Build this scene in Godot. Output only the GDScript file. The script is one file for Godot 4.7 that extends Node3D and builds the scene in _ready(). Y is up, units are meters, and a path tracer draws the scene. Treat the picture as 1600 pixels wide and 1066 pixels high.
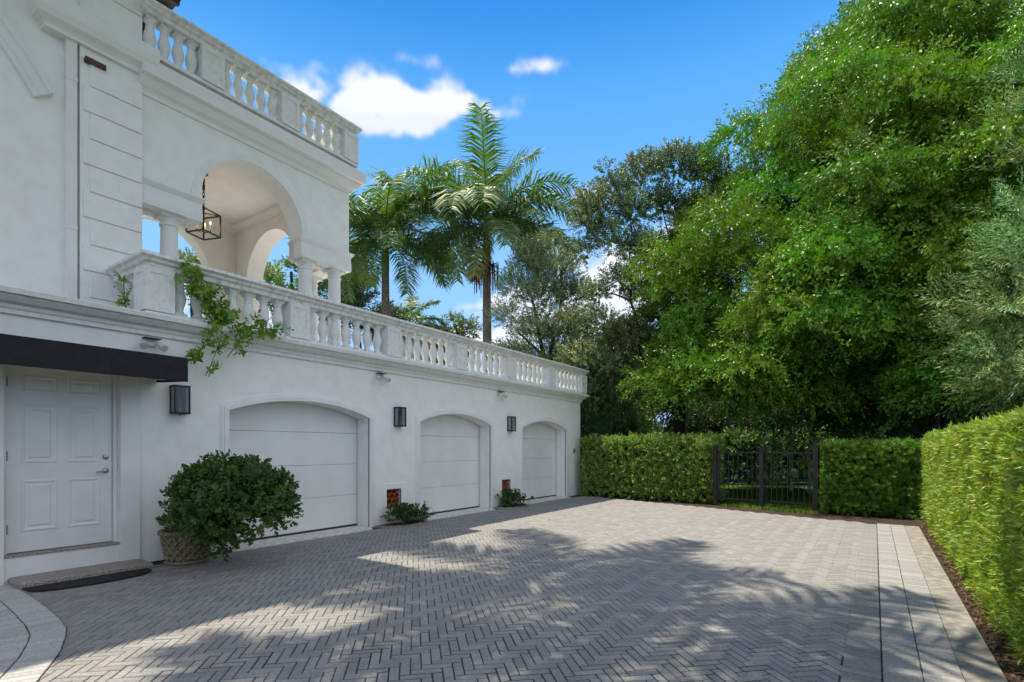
extends Node3D

var rng := RandomNumberGenerator.new()
var taken := {}
var M := {}

# ------------------------------------------------------------------ mesh building
class Shape:
	var v := PackedVector3Array()
	var nn := PackedVector3Array()
	var cc := PackedColorArray()
	var col := Color(1, 1, 1)

	func t3(a: Vector3, b: Vector3, c: Vector3, na: Vector3, nb: Vector3, nc: Vector3) -> void:
		var d := (b - a).cross(c - a).dot(na + nb + nc)
		if d == 0.0:
			return
		v.append(a); nn.append(na)
		if d > 0.0:
			v.append(c); nn.append(nc); v.append(b); nn.append(nb)
		else:
			v.append(b); nn.append(nb); v.append(c); nn.append(nc)
		cc.append(col); cc.append(col); cc.append(col)

	func tri(a: Vector3, b: Vector3, c: Vector3, n: Vector3) -> void:
		t3(a, b, c, n, n, n)

	func quad(a: Vector3, b: Vector3, c: Vector3, d: Vector3, n: Vector3) -> void:
		t3(a, b, c, n, n, n); t3(a, c, d, n, n, n)

	func quad4(a: Vector3, b: Vector3, c: Vector3, d: Vector3, na: Vector3, nb: Vector3, nc: Vector3, nd: Vector3) -> void:
		t3(a, b, c, na, nb, nc); t3(a, c, d, na, nc, nd)

	# box with optional chamfer of its upper rim
	func box(lo: Vector3, hi: Vector3) -> void:
		obox(Transform3D(Basis(), (lo + hi) * 0.5), (hi - lo) * 0.5)

	func obox(t: Transform3D, h: Vector3) -> void:
		var b := t.basis
		for ax in 3:
			for s in [-1.0, 1.0]:
				var n := Vector3.ZERO
				n[ax] = s
				var u := Vector3.ZERO
				u[(ax + 1) % 3] = h[(ax + 1) % 3]
				var w := Vector3.ZERO
				w[(ax + 2) % 3] = h[(ax + 2) % 3]
				var o := n * h[ax]
				quad(t * (o - u - w), t * (o + u - w), t * (o + u + w), t * (o - u + w), (b * n).normalized())

	# a block with chamfered front edges, front = +axis 'out' of the basis (local y)
	func block(t: Transform3D, h: Vector3, ch: float) -> void:
		var y0 := -h.y
		var y1 := h.y - ch
		var y2 := h.y
		var a := [Vector3(-h.x, 0, -h.z), Vector3(h.x, 0, -h.z), Vector3(h.x, 0, h.z), Vector3(-h.x, 0, h.z)]
		var i2 := [Vector3(-h.x + ch, 0, -h.z + ch), Vector3(h.x - ch, 0, -h.z + ch), Vector3(h.x - ch, 0, h.z - ch), Vector3(-h.x + ch, 0, h.z - ch)]
		var ns := [Vector3(0, 0, -1), Vector3(1, 0, 0), Vector3(0, 0, 1), Vector3(-1, 0, 0)]
		var up := Vector3.UP
		for k in 4:
			var p: Vector3 = a[k]
			var q: Vector3 = a[(k + 1) % 4]
			var pi: Vector3 = i2[k]
			var qi: Vector3 = i2[(k + 1) % 4]
			var n: Vector3 = ns[k]
			quad(t * (p + up * y0), t * (q + up * y0), t * (q + up * y1), t * (p + up * y1), (t.basis * n).normalized())
			quad(t * (p + up * y1), t * (q + up * y1), t * (qi + up * y2), t * (pi + up * y2), (t.basis * (n + up)).normalized())
		quad(t * (i2[0] + up * y2), t * (i2[1] + up * y2), t * (i2[2] + up * y2), t * (i2[3] + up * y2), (t.basis * up).normalized())

	func lathe(at: Vector3, prof: Array, seg: int) -> void:
		var en := []
		for i in prof.size() - 1:
			var e: Vector2 = prof[i + 1] - prof[i]
			en.append(Vector2(e.y, -e.x).normalized())
		for i in prof.size() - 1:
			var n0: Vector2 = en[i]
			var n1: Vector2 = en[i]
			if i > 0 and en[i - 1].dot(en[i]) > 0.6:
				n0 = (en[i - 1] + en[i]).normalized()
			if i < en.size() - 1 and en[i + 1].dot(en[i]) > 0.6:
				n1 = (en[i + 1] + en[i]).normalized()
			var p: Vector2 = prof[i]
			var q: Vector2 = prof[i + 1]
			for k in seg:
				var a := TAU * k / seg
				var b := TAU * (k + 1) / seg
				var da := Vector3(cos(a), 0, sin(a))
				var db := Vector3(cos(b), 0, sin(b))
				var up := Vector3.UP
				quad4(at + da * p.x + up * p.y, at + db * p.x + up * p.y, at + db * q.x + up * q.y, at + da * q.x + up * q.y, da * n0.x + up * n0.y, db * n0.x + up * n0.y, db * n1.x + up * n1.y, da * n1.x + up * n1.y)

	func tube(pts: Array, rad: Array, seg: int, cap := true) -> void:
		var rings := []
		var u := Vector3.ZERO
		for i in pts.size():
			var t: Vector3 = (pts[mini(i + 1, pts.size() - 1)] - pts[maxi(i - 1, 0)]).normalized()
			if i == 0:
				u = t.cross(Vector3.UP if absf(t.y) < 0.9 else Vector3.RIGHT).normalized()
			u = (u - t * u.dot(t)).normalized()
			var w := t.cross(u)
			var r := []
			for k in seg:
				var a := TAU * k / seg
				r.append(u * cos(a) + w * sin(a))
			rings.append(r)
		for i in pts.size() - 1:
			for k in seg:
				var l := (k + 1) % seg
				var a: Vector3 = rings[i][k]
				var b: Vector3 = rings[i][l]
				var c: Vector3 = rings[i + 1][l]
				var d: Vector3 = rings[i + 1][k]
				quad4(pts[i] + a * rad[i], pts[i] + b * rad[i], pts[i + 1] + c * rad[i + 1], pts[i + 1] + d * rad[i + 1], a, b, c, d)
		if cap:
			for e in [0, pts.size() - 1]:
				var n: Vector3 = (pts[0] - pts[1]).normalized() if e == 0 else (pts[e] - pts[e - 1]).normalized()
				for k in range(1, seg - 1):
					tri(pts[e] + rings[e][0] * rad[e], pts[e] + rings[e][k] * rad[e], pts[e] + rings[e][k + 1] * rad[e], n)

	# polygon laid out on (ax, ay) from o, given the thickness vector dir
	func prism(poly: PackedVector2Array, o: Vector3, ax: Vector3, ay: Vector3, dir: Vector3) -> void:
		var idx := Geometry2D.triangulate_polygon(poly)
		var dn := dir.normalized()
		for i in range(0, idx.size(), 3):
			var a := o + ax * poly[idx[i]].x + ay * poly[idx[i]].y
			var b := o + ax * poly[idx[i + 1]].x + ay * poly[idx[i + 1]].y
			var c := o + ax * poly[idx[i + 2]].x + ay * poly[idx[i + 2]].y
			tri(a, b, c, -dn)
			tri(a + dir, b + dir, c + dir, dn)
		var area := 0.0
		var m := poly.size()
		for i in m:
			area += poly[i].cross(poly[(i + 1) % m])
		var s := signf(area)
		var en := []
		for i in m:
			var e := poly[(i + 1) % m] - poly[i]
			en.append(Vector2(e.y, -e.x).normalized() * s)
		for i in m:
			var n0: Vector2 = en[i]
			var n1: Vector2 = en[i]
			var pn: Vector2 = en[(i + m - 1) % m]
			var xn: Vector2 = en[(i + 1) % m]
			if pn.dot(n0) > 0.9:
				n0 = (pn + n0).normalized()
			if xn.dot(n1) > 0.9:
				n1 = (xn + n1).normalized()
			var a := o + ax * poly[i].x + ay * poly[i].y
			var b := o + ax * poly[(i + 1) % m].x + ay * poly[(i + 1) % m].y
			var na := ax * n0.x + ay * n0.y
			var nb := ax * n1.x + ay * n1.y
			quad4(a, b, b + dir, a + dir, na, nb, nb, na)

	# closed profile (x = sideways, y = along up) carried along a path with mitred corners
	func sweep(path: Array, prof: PackedVector2Array, up: Vector3, closed := false) -> void:
		var n := path.size()
		var segs := n if closed else n - 1
		var sd := []
		for i in segs:
			sd.append((path[(i + 1) % n] - path[i]).normalized().cross(up).normalized())
		var mit := []
		for i in n:
			var a: Vector3 = sd[(i + segs - 1) % segs] if closed else sd[maxi(i - 1, 0)]
			var b: Vector3 = sd[i % segs] if closed else sd[mini(i, segs - 1)]
			mit.append((a + b) / (1.0 + a.dot(b)))
		var area := 0.0
		var m := prof.size()
		for i in m:
			area += prof[i].cross(prof[(i + 1) % m])
		var s := signf(area)
		for i in segs:
			var j := (i + 1) % n
			for k in m:
				var l := (k + 1) % m
				var e := prof[l] - prof[k]
				var en := Vector2(e.y, -e.x).normalized() * s
				var s0: Vector3 = sd[i]
				var s1: Vector3 = sd[i]
				if mit[i].normalized().dot(sd[i]) > 0.95:
					s0 = mit[i].normalized()
				if mit[j].normalized().dot(sd[i]) > 0.95:
					s1 = mit[j].normalized()
				var n0 := s0 * en.x + up * en.y
				var n1 := s1 * en.x + up * en.y
				quad4(path[i] + mit[i] * prof[k].x + up * prof[k].y, path[i] + mit[i] * prof[l].x + up * prof[l].y, path[j] + mit[j] * prof[l].x + up * prof[l].y, path[j] + mit[j] * prof[k].x + up * prof[k].y, n0, n0, n1, n1)
		if not closed:
			var idx := Geometry2D.triangulate_polygon(prof)
			for e in [0, n - 1]:
				var nrm: Vector3 = (path[0] - path[1]).normalized() if e == 0 else (path[e] - path[e - 1]).normalized()
				for i in range(0, idx.size(), 3):
					tri(path[e] + mit[e] * prof[idx[i]].x + up * prof[idx[i]].y, path[e] + mit[e] * prof[idx[i + 1]].x + up * prof[idx[i + 1]].y, path[e] + mit[e] * prof[idx[i + 2]].x + up * prof[idx[i + 2]].y, nrm)

	# a leaf folded along its midrib, both halves a triangle
	func leaf(base: Vector3, tip: Vector3, side: Vector3, n: Vector3, fold := 0.25) -> void:
		var mid := base.lerp(tip, 0.45)
		var w := side.length()
		var l := mid + side + n * (w * fold)
		var r := mid - side + n * (w * fold)
		var sn := side.normalized()
		var nl := (n - sn * fold).normalized()
		var nr := (n + sn * fold).normalized()
		tri(base, l, tip, nl)
		tri(base, tip, r, nr)

	func mesh() -> ArrayMesh:
		var a := []
		a.resize(Mesh.ARRAY_MAX)
		a[Mesh.ARRAY_VERTEX] = v
		a[Mesh.ARRAY_NORMAL] = nn
		a[Mesh.ARRAY_COLOR] = cc
		var m := ArrayMesh.new()
		m.add_surface_from_arrays(Mesh.PRIMITIVE_TRIANGLES, a)
		return m

# ------------------------------------------------------------------ scene bookkeeping
func numbered(called: String) -> String:
	if not taken.has(called):
		taken[called] = 0
		return called
	taken[called] += 1
	return "%s_%03d" % [called, taken[called]]

func tag(o: Node3D, label: String, category: String, group := "") -> Node3D:
	if label: o.set_meta("label", label)
	if category: o.set_meta("category", category)
	if group: o.set_meta("group", group)
	return o

func thing(called: String, label: String, category: String, at := Vector3.ZERO, turn := 0.0, group := "") -> Node3D:
	var o := Node3D.new()
	o.name = numbered(called)
	add_child(o)
	o.position = at
	o.rotation.y = turn
	return tag(o, label, category, group)

# meshes given in world places hang under a thing whose base is elsewhere
func home(o: Node3D) -> Vector3:
	var p := Vector3.ZERO
	var k: Node = o
	while k != self and k is Node3D:
		p += k.position
		k = k.get_parent()
	return p

func part(called: String, s, m: Material, parent: Node, in_world := false) -> MeshInstance3D:
	var o := MeshInstance3D.new()
	o.name = called if parent != self else numbered(called)
	o.mesh = s.mesh() if s is Shape else s
	o.material_override = m
	if in_world:
		o.position = -home(parent)
	parent.add_child(o, true)
	return o

func struct(called: String, s, m: Material) -> MeshInstance3D:
	var o := part(called, s, m, self)
	o.set_meta("kind", "structure")
	return o

func scatter(called: String, mesh: Mesh, m: Material, where: Array, tint: Array, parent: Node, in_world := true) -> MultiMeshInstance3D:
	var mm := MultiMesh.new()
	mm.transform_format = MultiMesh.TRANSFORM_3D
	mm.use_colors = true
	mm.mesh = mesh
	mm.instance_count = where.size()
	for i in where.size():
		mm.set_instance_transform(i, where[i])
		mm.set_instance_color(i, tint[i])
	var o := MultiMeshInstance3D.new()
	o.name = called if parent != self else numbered(called)
	o.multimesh = mm
	o.material_override = m
	o.set_meta("kind", "stuff")
	if in_world and parent != self:
		o.position = -home(parent)
	parent.add_child(o, true)
	return o

func rf(a: float, b: float) -> float:
	return rng.randf_range(a, b)

func dirv() -> Vector3:
	var z := rf(-1, 1)
	var a := rf(0, TAU)
	var r := sqrt(1 - z * z)
	return Vector3(r * cos(a), z, r * sin(a))

# ------------------------------------------------------------------ materials
func noise_tex(seed_: int, freq: float, oct: int, a: Color, b: Color, size := 512, lo := 0.25, hi := 0.75) -> NoiseTexture2D:
	var n := FastNoiseLite.new()
	n.seed = seed_
	n.frequency = freq
	n.fractal_octaves = oct
	var t := NoiseTexture2D.new()
	t.width = size
	t.height = size
	t.seamless = true
	t.noise = n
	var g := Gradient.new()
	g.offsets = PackedFloat32Array([lo, hi])
	g.colors = PackedColorArray([a, b])
	t.color_ramp = g
	return t

func lin(r: float, g: float, b: float) -> Color:
	return Color(r, g, b).linear_to_srgb()

func mat(c: Color, rough := 0.8, metal := 0.0) -> StandardMaterial3D:
	var m := StandardMaterial3D.new()
	m.albedo_color = c
	m.roughness = rough
	m.metallic = metal
	return m

func textured(c: Color, rough: float, tex: Texture2D, scale: float, bump: Texture2D = null, height := 0.0, world := true) -> StandardMaterial3D:
	var m := mat(c, rough)
	m.albedo_texture = tex
	m.uv1_triplanar = true
	m.uv1_world_triplanar = world
	m.uv1_scale = Vector3.ONE * scale
	if bump:
		m.heightmap_enabled = true
		m.heightmap_texture = bump
		m.heightmap_scale = height
	return m

func leafy(rough: float, back: Color, spec := 0.5) -> StandardMaterial3D:
	var m := mat(Color.WHITE, rough)
	m.vertex_color_use_as_albedo = true
	m.metallic_specular = spec
	m.backlight_enabled = true
	m.backlight = back
	m.cull_mode = BaseMaterial3D.CULL_DISABLED
	return m

func materials() -> void:
	var fine := noise_tex(3, 0.06, 4, Color(0, 0, 0), Color(1, 1, 1), 512, 0.2, 0.8)
	var patch := noise_tex(7, 0.008, 5, Color(0.972, 0.972, 0.967), Color(1, 1, 1), 512, 0.2, 0.8)
	var grime := noise_tex(11, 0.02, 6, Color(0.84, 0.83, 0.81), Color(1, 1, 1), 512, 0.15, 0.5)
	M.stucco = textured(lin(0.87, 0.865, 0.84), 0.85, noise_tex(51, 0.012, 6, Color(0.982, 0.98, 0.974), Color(1, 1, 1), 512, 0.2, 0.62), 0.55, fine, 0.14)
	M.trim = textured(lin(0.83, 0.83, 0.815), 0.6, patch, 0.5, fine, 0.06)
	M.ceiling = textured(lin(0.80, 0.78, 0.735), 0.85, patch, 0.4)
	M.cast = textured(lin(0.80, 0.80, 0.78), 0.8, noise_tex(21, 0.02, 5, Color(0.955, 0.955, 0.95), Color(1, 1, 1), 512, 0.25, 0.6), 0.9, fine, 0.15)
	M.weathered = textured(lin(0.79, 0.785, 0.76), 0.85, grime, 0.8, fine, 0.2)
	M.door = textured(lin(0.82, 0.82, 0.81), 0.4, patch, 0.5)
	M.panel = textured(lin(0.84, 0.84, 0.825), 0.45, patch, 0.3)
	M.sash = mat(lin(0.03, 0.03, 0.035), 0.6)
	M.iron = mat(lin(0.009, 0.0085, 0.009), 0.5)
	M.gate = textured(lin(0.022, 0.019, 0.021), 0.55, noise_tex(5, 0.05, 3, Color(0.7, 0.7, 0.7), Color(1, 1, 1), 256), 1.0)
	M.nickel = mat(lin(0.45, 0.44, 0.42), 0.3, 1.0)
	M.rubber = mat(lin(0.03, 0.03, 0.034), 0.7)
	M.matting = textured(lin(0.035, 0.035, 0.042), 0.95, noise_tex(8, 0.2, 2, Color(0.5, 0.5, 0.5), Color(1, 1, 1), 256), 3.0, fine, 0.5)
	M.canvas = textured(lin(0.0065, 0.007, 0.0115), 0.75, noise_tex(9, 0.03, 4, Color(0.6, 0.6, 0.65), Color(1, 1, 1), 256), 1.0)
	M.terracotta = mat(lin(0.42, 0.12, 0.05), 0.8)
	M.clay_dark = mat(lin(0.13, 0.035, 0.02), 0.9)
	M.pane = mat(Color(0.30, 0.30, 0.29, 0.4), 0.08)
	M.pane.transparency = BaseMaterial3D.TRANSPARENCY_ALPHA
	M.glass = mat(Color(0.9, 0.95, 0.95, 0.12), 0.05)
	M.glass.transparency = BaseMaterial3D.TRANSPARENCY_ALPHA
	M.frost = mat(lin(0.62, 0.62, 0.6), 0.25)
	M.rooftile = textured(lin(0.022, 0.022, 0.026), 0.6, fine, 1.0)
	M.timber = mat(lin(0.09, 0.045, 0.03), 0.8)
	M.stone = textured(lin(0.46, 0.43, 0.385), 0.9, noise_tex(13, 0.07, 3, Color(0.6, 0.57, 0.54), Color(1, 1, 1), 512, 0.25, 0.5), 1.6, noise_tex(13, 0.07, 3, Color(0, 0, 0), Color(1, 1, 1), 512, 0.25, 0.5), 1.2)
	M.concrete = textured(lin(0.33, 0.32, 0.29), 0.9, noise_tex(15, 0.02, 5, Color(0.82, 0.81, 0.78), Color(1, 1, 1)), 0.7, fine, 0.2)
	M.apron = textured(lin(0.76, 0.76, 0.74), 0.85, noise_tex(16, 0.02, 5, Color(0.84, 0.83, 0.8), Color(1, 1, 1)), 0.8, fine, 0.15)
	M.soil = textured(lin(0.15, 0.105, 0.075), 1.0, noise_tex(17, 0.06, 5, Color(0.35, 0.32, 0.3), Color(1, 0.95, 0.9)), 1.3, fine, 2.0)
	M.joint = textured(lin(0.06, 0.06, 0.058), 1.0, noise_tex(18, 0.1, 3, Color(0.6, 0.6, 0.55), Color(1, 1, 1)), 3.0)
	M.turf = textured(lin(0.055, 0.10, 0.022), 1.0, noise_tex(19, 0.05, 4, Color(0.6, 0.65, 0.5), Color(1, 1, 1)), 0.8, fine, 1.0)
	# pavers: cast grain on every brick, tone from the vertex or the copy
	M.paver = textured(Color.WHITE, 0.88, noise_tex(20, 0.05, 5, Color(0.88, 0.88, 0.88), Color(1, 1, 1), 512, 0.25, 0.75), 1.3, noise_tex(22, 0.1, 3, Color(0, 0, 0), Color(1, 1, 1)), 0.05)
	M.paver.vertex_color_use_as_albedo = true
	M.pot = textured(lin(0.36, 0.30, 0.205), 0.9, noise_tex(23, 0.03, 5, Color(0.62, 0.6, 0.57), Color(1, 1, 1)), 1.5, fine, 0.4)
	M.bark = textured(lin(0.12, 0.095, 0.07), 0.95, noise_tex(24, 0.04, 5, Color(0.4, 0.38, 0.36), Color(1, 1, 1)), 0.9, noise_tex(25, 0.05, 4, Color(0, 0, 0), Color(1, 1, 1)), 4.0)
	M.palm_bark = textured(lin(0.42, 0.36, 0.30), 0.9, noise_tex(26, 0.03, 5, Color(0.5, 0.47, 0.45), Color(1, 1, 1)), 0.8, fine, 1.0)
	M.palm_ring = mat(lin(0.24, 0.205, 0.17), 0.95)
	M.shaft = textured(lin(0.16, 0.27, 0.05), 0.45, noise_tex(27, 0.02, 3, Color(0.7, 0.75, 0.6), Color(1, 1, 1)), 0.6)
	M.rachis = mat(lin(0.22, 0.26, 0.08), 0.5)
	M.seed = mat(lin(0.18, 0.055, 0.04), 0.9)
	M.bulb = mat(lin(0.9, 0.75, 0.5), 0.4)
	M.bulb.emission_enabled = true
	M.bulb.emission = lin(1.0, 0.62, 0.28)
	M.bulb.emission_energy_multiplier = 1.6
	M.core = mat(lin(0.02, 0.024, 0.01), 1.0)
	M.leaf_gloss = leafy(0.42, lin(0.36, 0.56, 0.08), 0.45)
	M.leaf = leafy(0.42, lin(0.5, 0.62, 0.16), 0.45)
	M.leaf_matte = leafy(0.45, lin(0.30, 0.42, 0.17), 0.5)
	M.frond = leafy(0.46, lin(0.5, 0.62, 0.14), 0.55)
	M.blade = leafy(0.6, lin(0.5, 0.7, 0.15), 0.3)

# ------------------------------------------------------------------ sky
func make_sky() -> ImageTexture:
	var w := 1600
	var h := 800
	var im := Image.create(w, h, false, Image.FORMAT_RGBF)
	var nz := FastNoiseLite.new()
	nz.seed = 5
	nz.frequency = 4.2
	nz.fractal_octaves = 6
	nz.fractal_gain = 0.55
	# cloud banks: azimuth (clockwise from -Z), elevation, half sizes in degrees, thickness
	var banks := [
		[-51.3, 31.9, 4.2, 1.7, 1.05], [-46.5, 32.6, 7.0, 2.0, 1.2], [-40.2, 32.9, 4.6, 1.3, 1.15], [-48.3, 30.8, 4.0, 1.2, 0.9], [-56.8, 31.8, 2.4, 1.0, 0.42], [-61.0, 33.6, 2.0, 0.8, 0.34],
		[-36.6, 35.3, 1.1, 0.8, 0.85], [-34.1, 35.9, 1.4, 0.8, 0.95], [-30.2, 36.0, 2.0, 0.7, 0.75], [-30.4, 33.9, 1.6, 0.5, 0.38], [-45.0, 36.0, 3.5, 0.6, 0.27],
		[-21.0, 27.0, 2.6, 0.8, 0.42], [-27.8, 25.4, 3.0, 1.1, 0.55], [-25.0, 16.5, 9.0, 4.0, 1.25], [-31.0, 13.2, 8.0, 2.6, 1.2], [-17.0, 20.0, 6.0, 2.5, 0.9], [-36.0, 11.0, 7.0, 1.6, 0.8], [-60.0, 13.0, 12.0, 2.0, 0.7], [-80.0, 14.0, 10.0, 2.4, 0.8]]
	rng.seed = 77
	for k in 190:  # added clouds outside the view, there to whiten and brighten the ambient light
		var az := rf(15.0, 262.0)
		var el := rf(8.0, 70.0)
		var s := rf(0.9, 2.4)
		banks.append([az, el, 7.0 * s, 2.6 * s, rf(0.8, 1.2)])
		banks.append([az + rf(-5, 5), el + rf(0.2, 1.2), 4.0 * s, 1.9 * s, rf(0.8, 1.1)])
	for j in h:
		var el := 90.0 - (j + 0.5) * 180.0 / h
		var e := deg_to_rad(el)
		var up := sin(e)
		var near := []
		for b in banks:
			if absf(el - b[1]) < b[3] * 2.6:
				near.append(b)
		var base := Vector3(0.40, 0.62, 0.92)
		var lv := [[0.0, Vector3(0.42, 0.62, 0.90)], [18.0, Vector3(0.25, 0.52, 0.90)], [31.0, Vector3(0.115, 0.39, 0.87)], [41.0, Vector3(0.032, 0.245, 0.70)], [60.0, Vector3(0.026, 0.225, 0.66)], [90.1, Vector3(0.024, 0.20, 0.60)]]
		for q in lv.size() - 1:
			if el >= lv[q][0] and el < lv[q + 1][0]:
				base = lv[q][1].lerp(lv[q + 1][1], smoothstep(0.0, 1.0, (el - lv[q][0]) / (lv[q + 1][0] - lv[q][0])) * 0.5 + 0.5 * (el - lv[q][0]) / (lv[q + 1][0] - lv[q][0]))
		if el < 0.0:
			base = Vector3(0.20, 0.21, 0.20)
		for i in w:
			var c := base
			if near.size():
				var az := (i + 0.5) * 360.0 / w
				var d := 0.0
				var low := 0.0
				for b in near:
					var da: float = fposmod(az - b[0] + 180.0, 360.0) - 180.0
					da *= cos(e) / b[2]
					if absf(da) < 2.5:
						var de: float = (el - b[1]) / b[3]
						var g: float = exp(-da * da - de * de * (1.0 if de > 0 else 1.9)) * b[4]
						d += g
						low += g * clampf(-de, 0.0, 1.0)
				if d > 0.02:
					var a := deg_to_rad(az)
					var dir := Vector3(sin(a) * cos(e), up * 1.6, -cos(a) * cos(e))
					var n := nz.get_noise_3dv(dir * 2.4)
					var m := clampf((d * (1.0 + n * 1.25) + n * 0.5 - 0.30) * 1.2, 0.0, 1.0)
					m = m * m * (3.0 - 2.0 * m)
					var shade := clampf(low / maxf(d, 0.01), 0.0, 1.0)
					var cloud := Vector3(0.90, 0.89, 0.94).lerp(Vector3(0.62, 0.63, 0.76), shade * 0.8)
					c = c.lerp(cloud, m * 0.86)
			im.set_pixel(i, j, Color(c.x, c.y, c.z) * 0.83)
	return ImageTexture.create_from_image(im)

# ------------------------------------------------------------------ the place
const XG := -7.35   # garage wall
const XU := -8.5    # upper storey, set back behind the terrace
const FAR := -14.3

func _ready() -> void:
	rng.seed = 20
	var turn := atan(566.0 / 820.0)
	var cam := Camera3D.new()
	cam.name = "camera"
	cam.projection = Camera3D.PROJECTION_FRUSTUM
	cam.near = 0.05
	cam.far = 400.0
	cam.size = 2.0 * 0.05 * 533.0 / 820.0
	cam.frustum_offset = Vector2(0, 0.05 * 168.0 / 820.0)
	cam.position = Vector3(0, 1.4, 0)
	cam.rotation.y = turn
	add_child(cam)
	cam.current = true
	var env := Environment.new()
	env.background_mode = Environment.BG_SKY
	var sky := Sky.new()
	var pano := PanoramaSkyMaterial.new()
	pano.panorama = make_sky()
	sky.sky_material = pano
	env.sky = sky
	env.tonemap_mode = Environment.TONE_MAPPER_LINEAR
	env.tonemap_exposure = 1.5
	env.sdfgi_enabled = true
	env.ssao_enabled = true
	env.ssil_enabled = true
	var we := WorldEnvironment.new()
	we.name = "environment"
	we.environment = env
	add_child(we)
	var sun := DirectionalLight3D.new()
	sun.name = "sun"
	sun.light_energy = 1.32
	sun.light_color = Color(1.0, 0.955, 0.87)
	sun.light_angular_distance = 0.5
	sun.shadow_enabled = true
	sun.look_at_from_position(Vector3(-0.36, 1.0, 0.04), Vector3.ZERO, Vector3.FORWARD)
	add_child(sun)
	materials()
	build_ground()
	build_house()
	build_fittings()
	build_gate()
	build_hedges()
	build_palms()
	build_trees()
	build_background()
	build_small_plants()

# ------------------------------------------------------------------ ground and paving
func herring_free(c: Vector3) -> bool:
	if c.x < -7.03 or c.x > -0.09:
		return false
	var zf: float = lerpf(-13.74, -11.87, clampf((c.x + 6.0) / 6.05, -0.2, 1.0))
	if c.z < zf + 0.04 or c.z > 3.4:
		return false
	# the curved walk by the door covers the near left corner
	for k in walk_outer.size() - 1:
		var a: Vector2 = walk_outer[k]
		var b: Vector2 = walk_outer[k + 1]
		if c.x >= a.x and c.x < b.x:
			return c.z < lerpf(a.y, b.y, (c.x - a.x) / (b.x - a.x)) + 0.10
	return true

var walk_outer := PackedVector2Array([Vector2(-7.3, -1.50), Vector2(-6.6, -1.50), Vector2(-6.0, -1.47), Vector2(-5.46, -1.43), Vector2(-5.14, -1.385), Vector2(-4.95, -1.33), Vector2(-4.59, -1.20), Vector2(-4.32, -1.07), Vector2(-4.1, -0.96), Vector2(-3.6, -0.6), Vector2(-3.1, -0.1), Vector2(-2.7, 0.6), Vector2(-2.45, 1.5), Vector2(-2.4, 3.0)])

func paver_mesh(l: float, w: float, tone: Color) -> ArrayMesh:
	var s := Shape.new()
	s.col = tone
	s.block(Transform3D(Basis(), Vector3(rf(-0.001, 0.001), rf(-0.0025, 0.001), 0)), Vector3(l * 0.5, 0.03, w * 0.5), 0.004)
	return s.mesh()

func paver_tone(base: float) -> Color:
	var t := base * rf(0.86, 1.12)
	var warm := rf(-0.03, 0.035)
	if rng.randf() < 0.04:
		t *= 0.86
		warm += 0.03
	return Color(t * (1.02 + warm), t, t * (0.97 - warm * 0.8))

# lays pavers: the largest in the photo as pieces of their own, the others as one mass
func lay(spots: Array, l: float, w: float, base: float, parent: Node3D, called: String, most: int) -> void:
	var cp := Vector3(0, 1.4, 0)
	var fw := Vector3(-0.568, 0, -0.823)
	var rt := Vector3(0.823, 0, -0.568)
	var seen := []
	var rest := []
	for t in spots:
		var p: Vector3 = t.origin - cp
		var d := p.dot(fw)
		if d > 3.1 and absf(p.dot(rt)) < d * 0.975 + 0.05:
			seen.append([p.length(), t])
		else:
			rest.append(t)
	seen.sort_custom(func(a, b): return a[0] < b[0])
	for k in range(most, seen.size()):
		rest.append(seen[k][1])
	var variants := []
	for k in 10:
		variants.append(paver_mesh(l, w, paver_tone(base)))
	for k in mini(most, seen.size()):
		var o := part(called, variants[rng.randi() % 10], M.paver, parent)
		o.transform = seen[k][1]
		o.position -= home(parent)
	var tint := []
	for t in rest:
		tint.append(paver_tone(base))
	if rest.size():
		scatter("distant_pavers", paver_mesh(l, w, Color.WHITE), M.paver, rest, tint, parent)

func flat_poly(pts: PackedVector2Array, y: float, thick := 0.06) -> Shape:
	var s := Shape.new()
	s.prism(pts, Vector3(0, y, 0), Vector3(1, 0, 0), Vector3(0, 0, 1), Vector3(0, -thick, 0))
	return s

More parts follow.
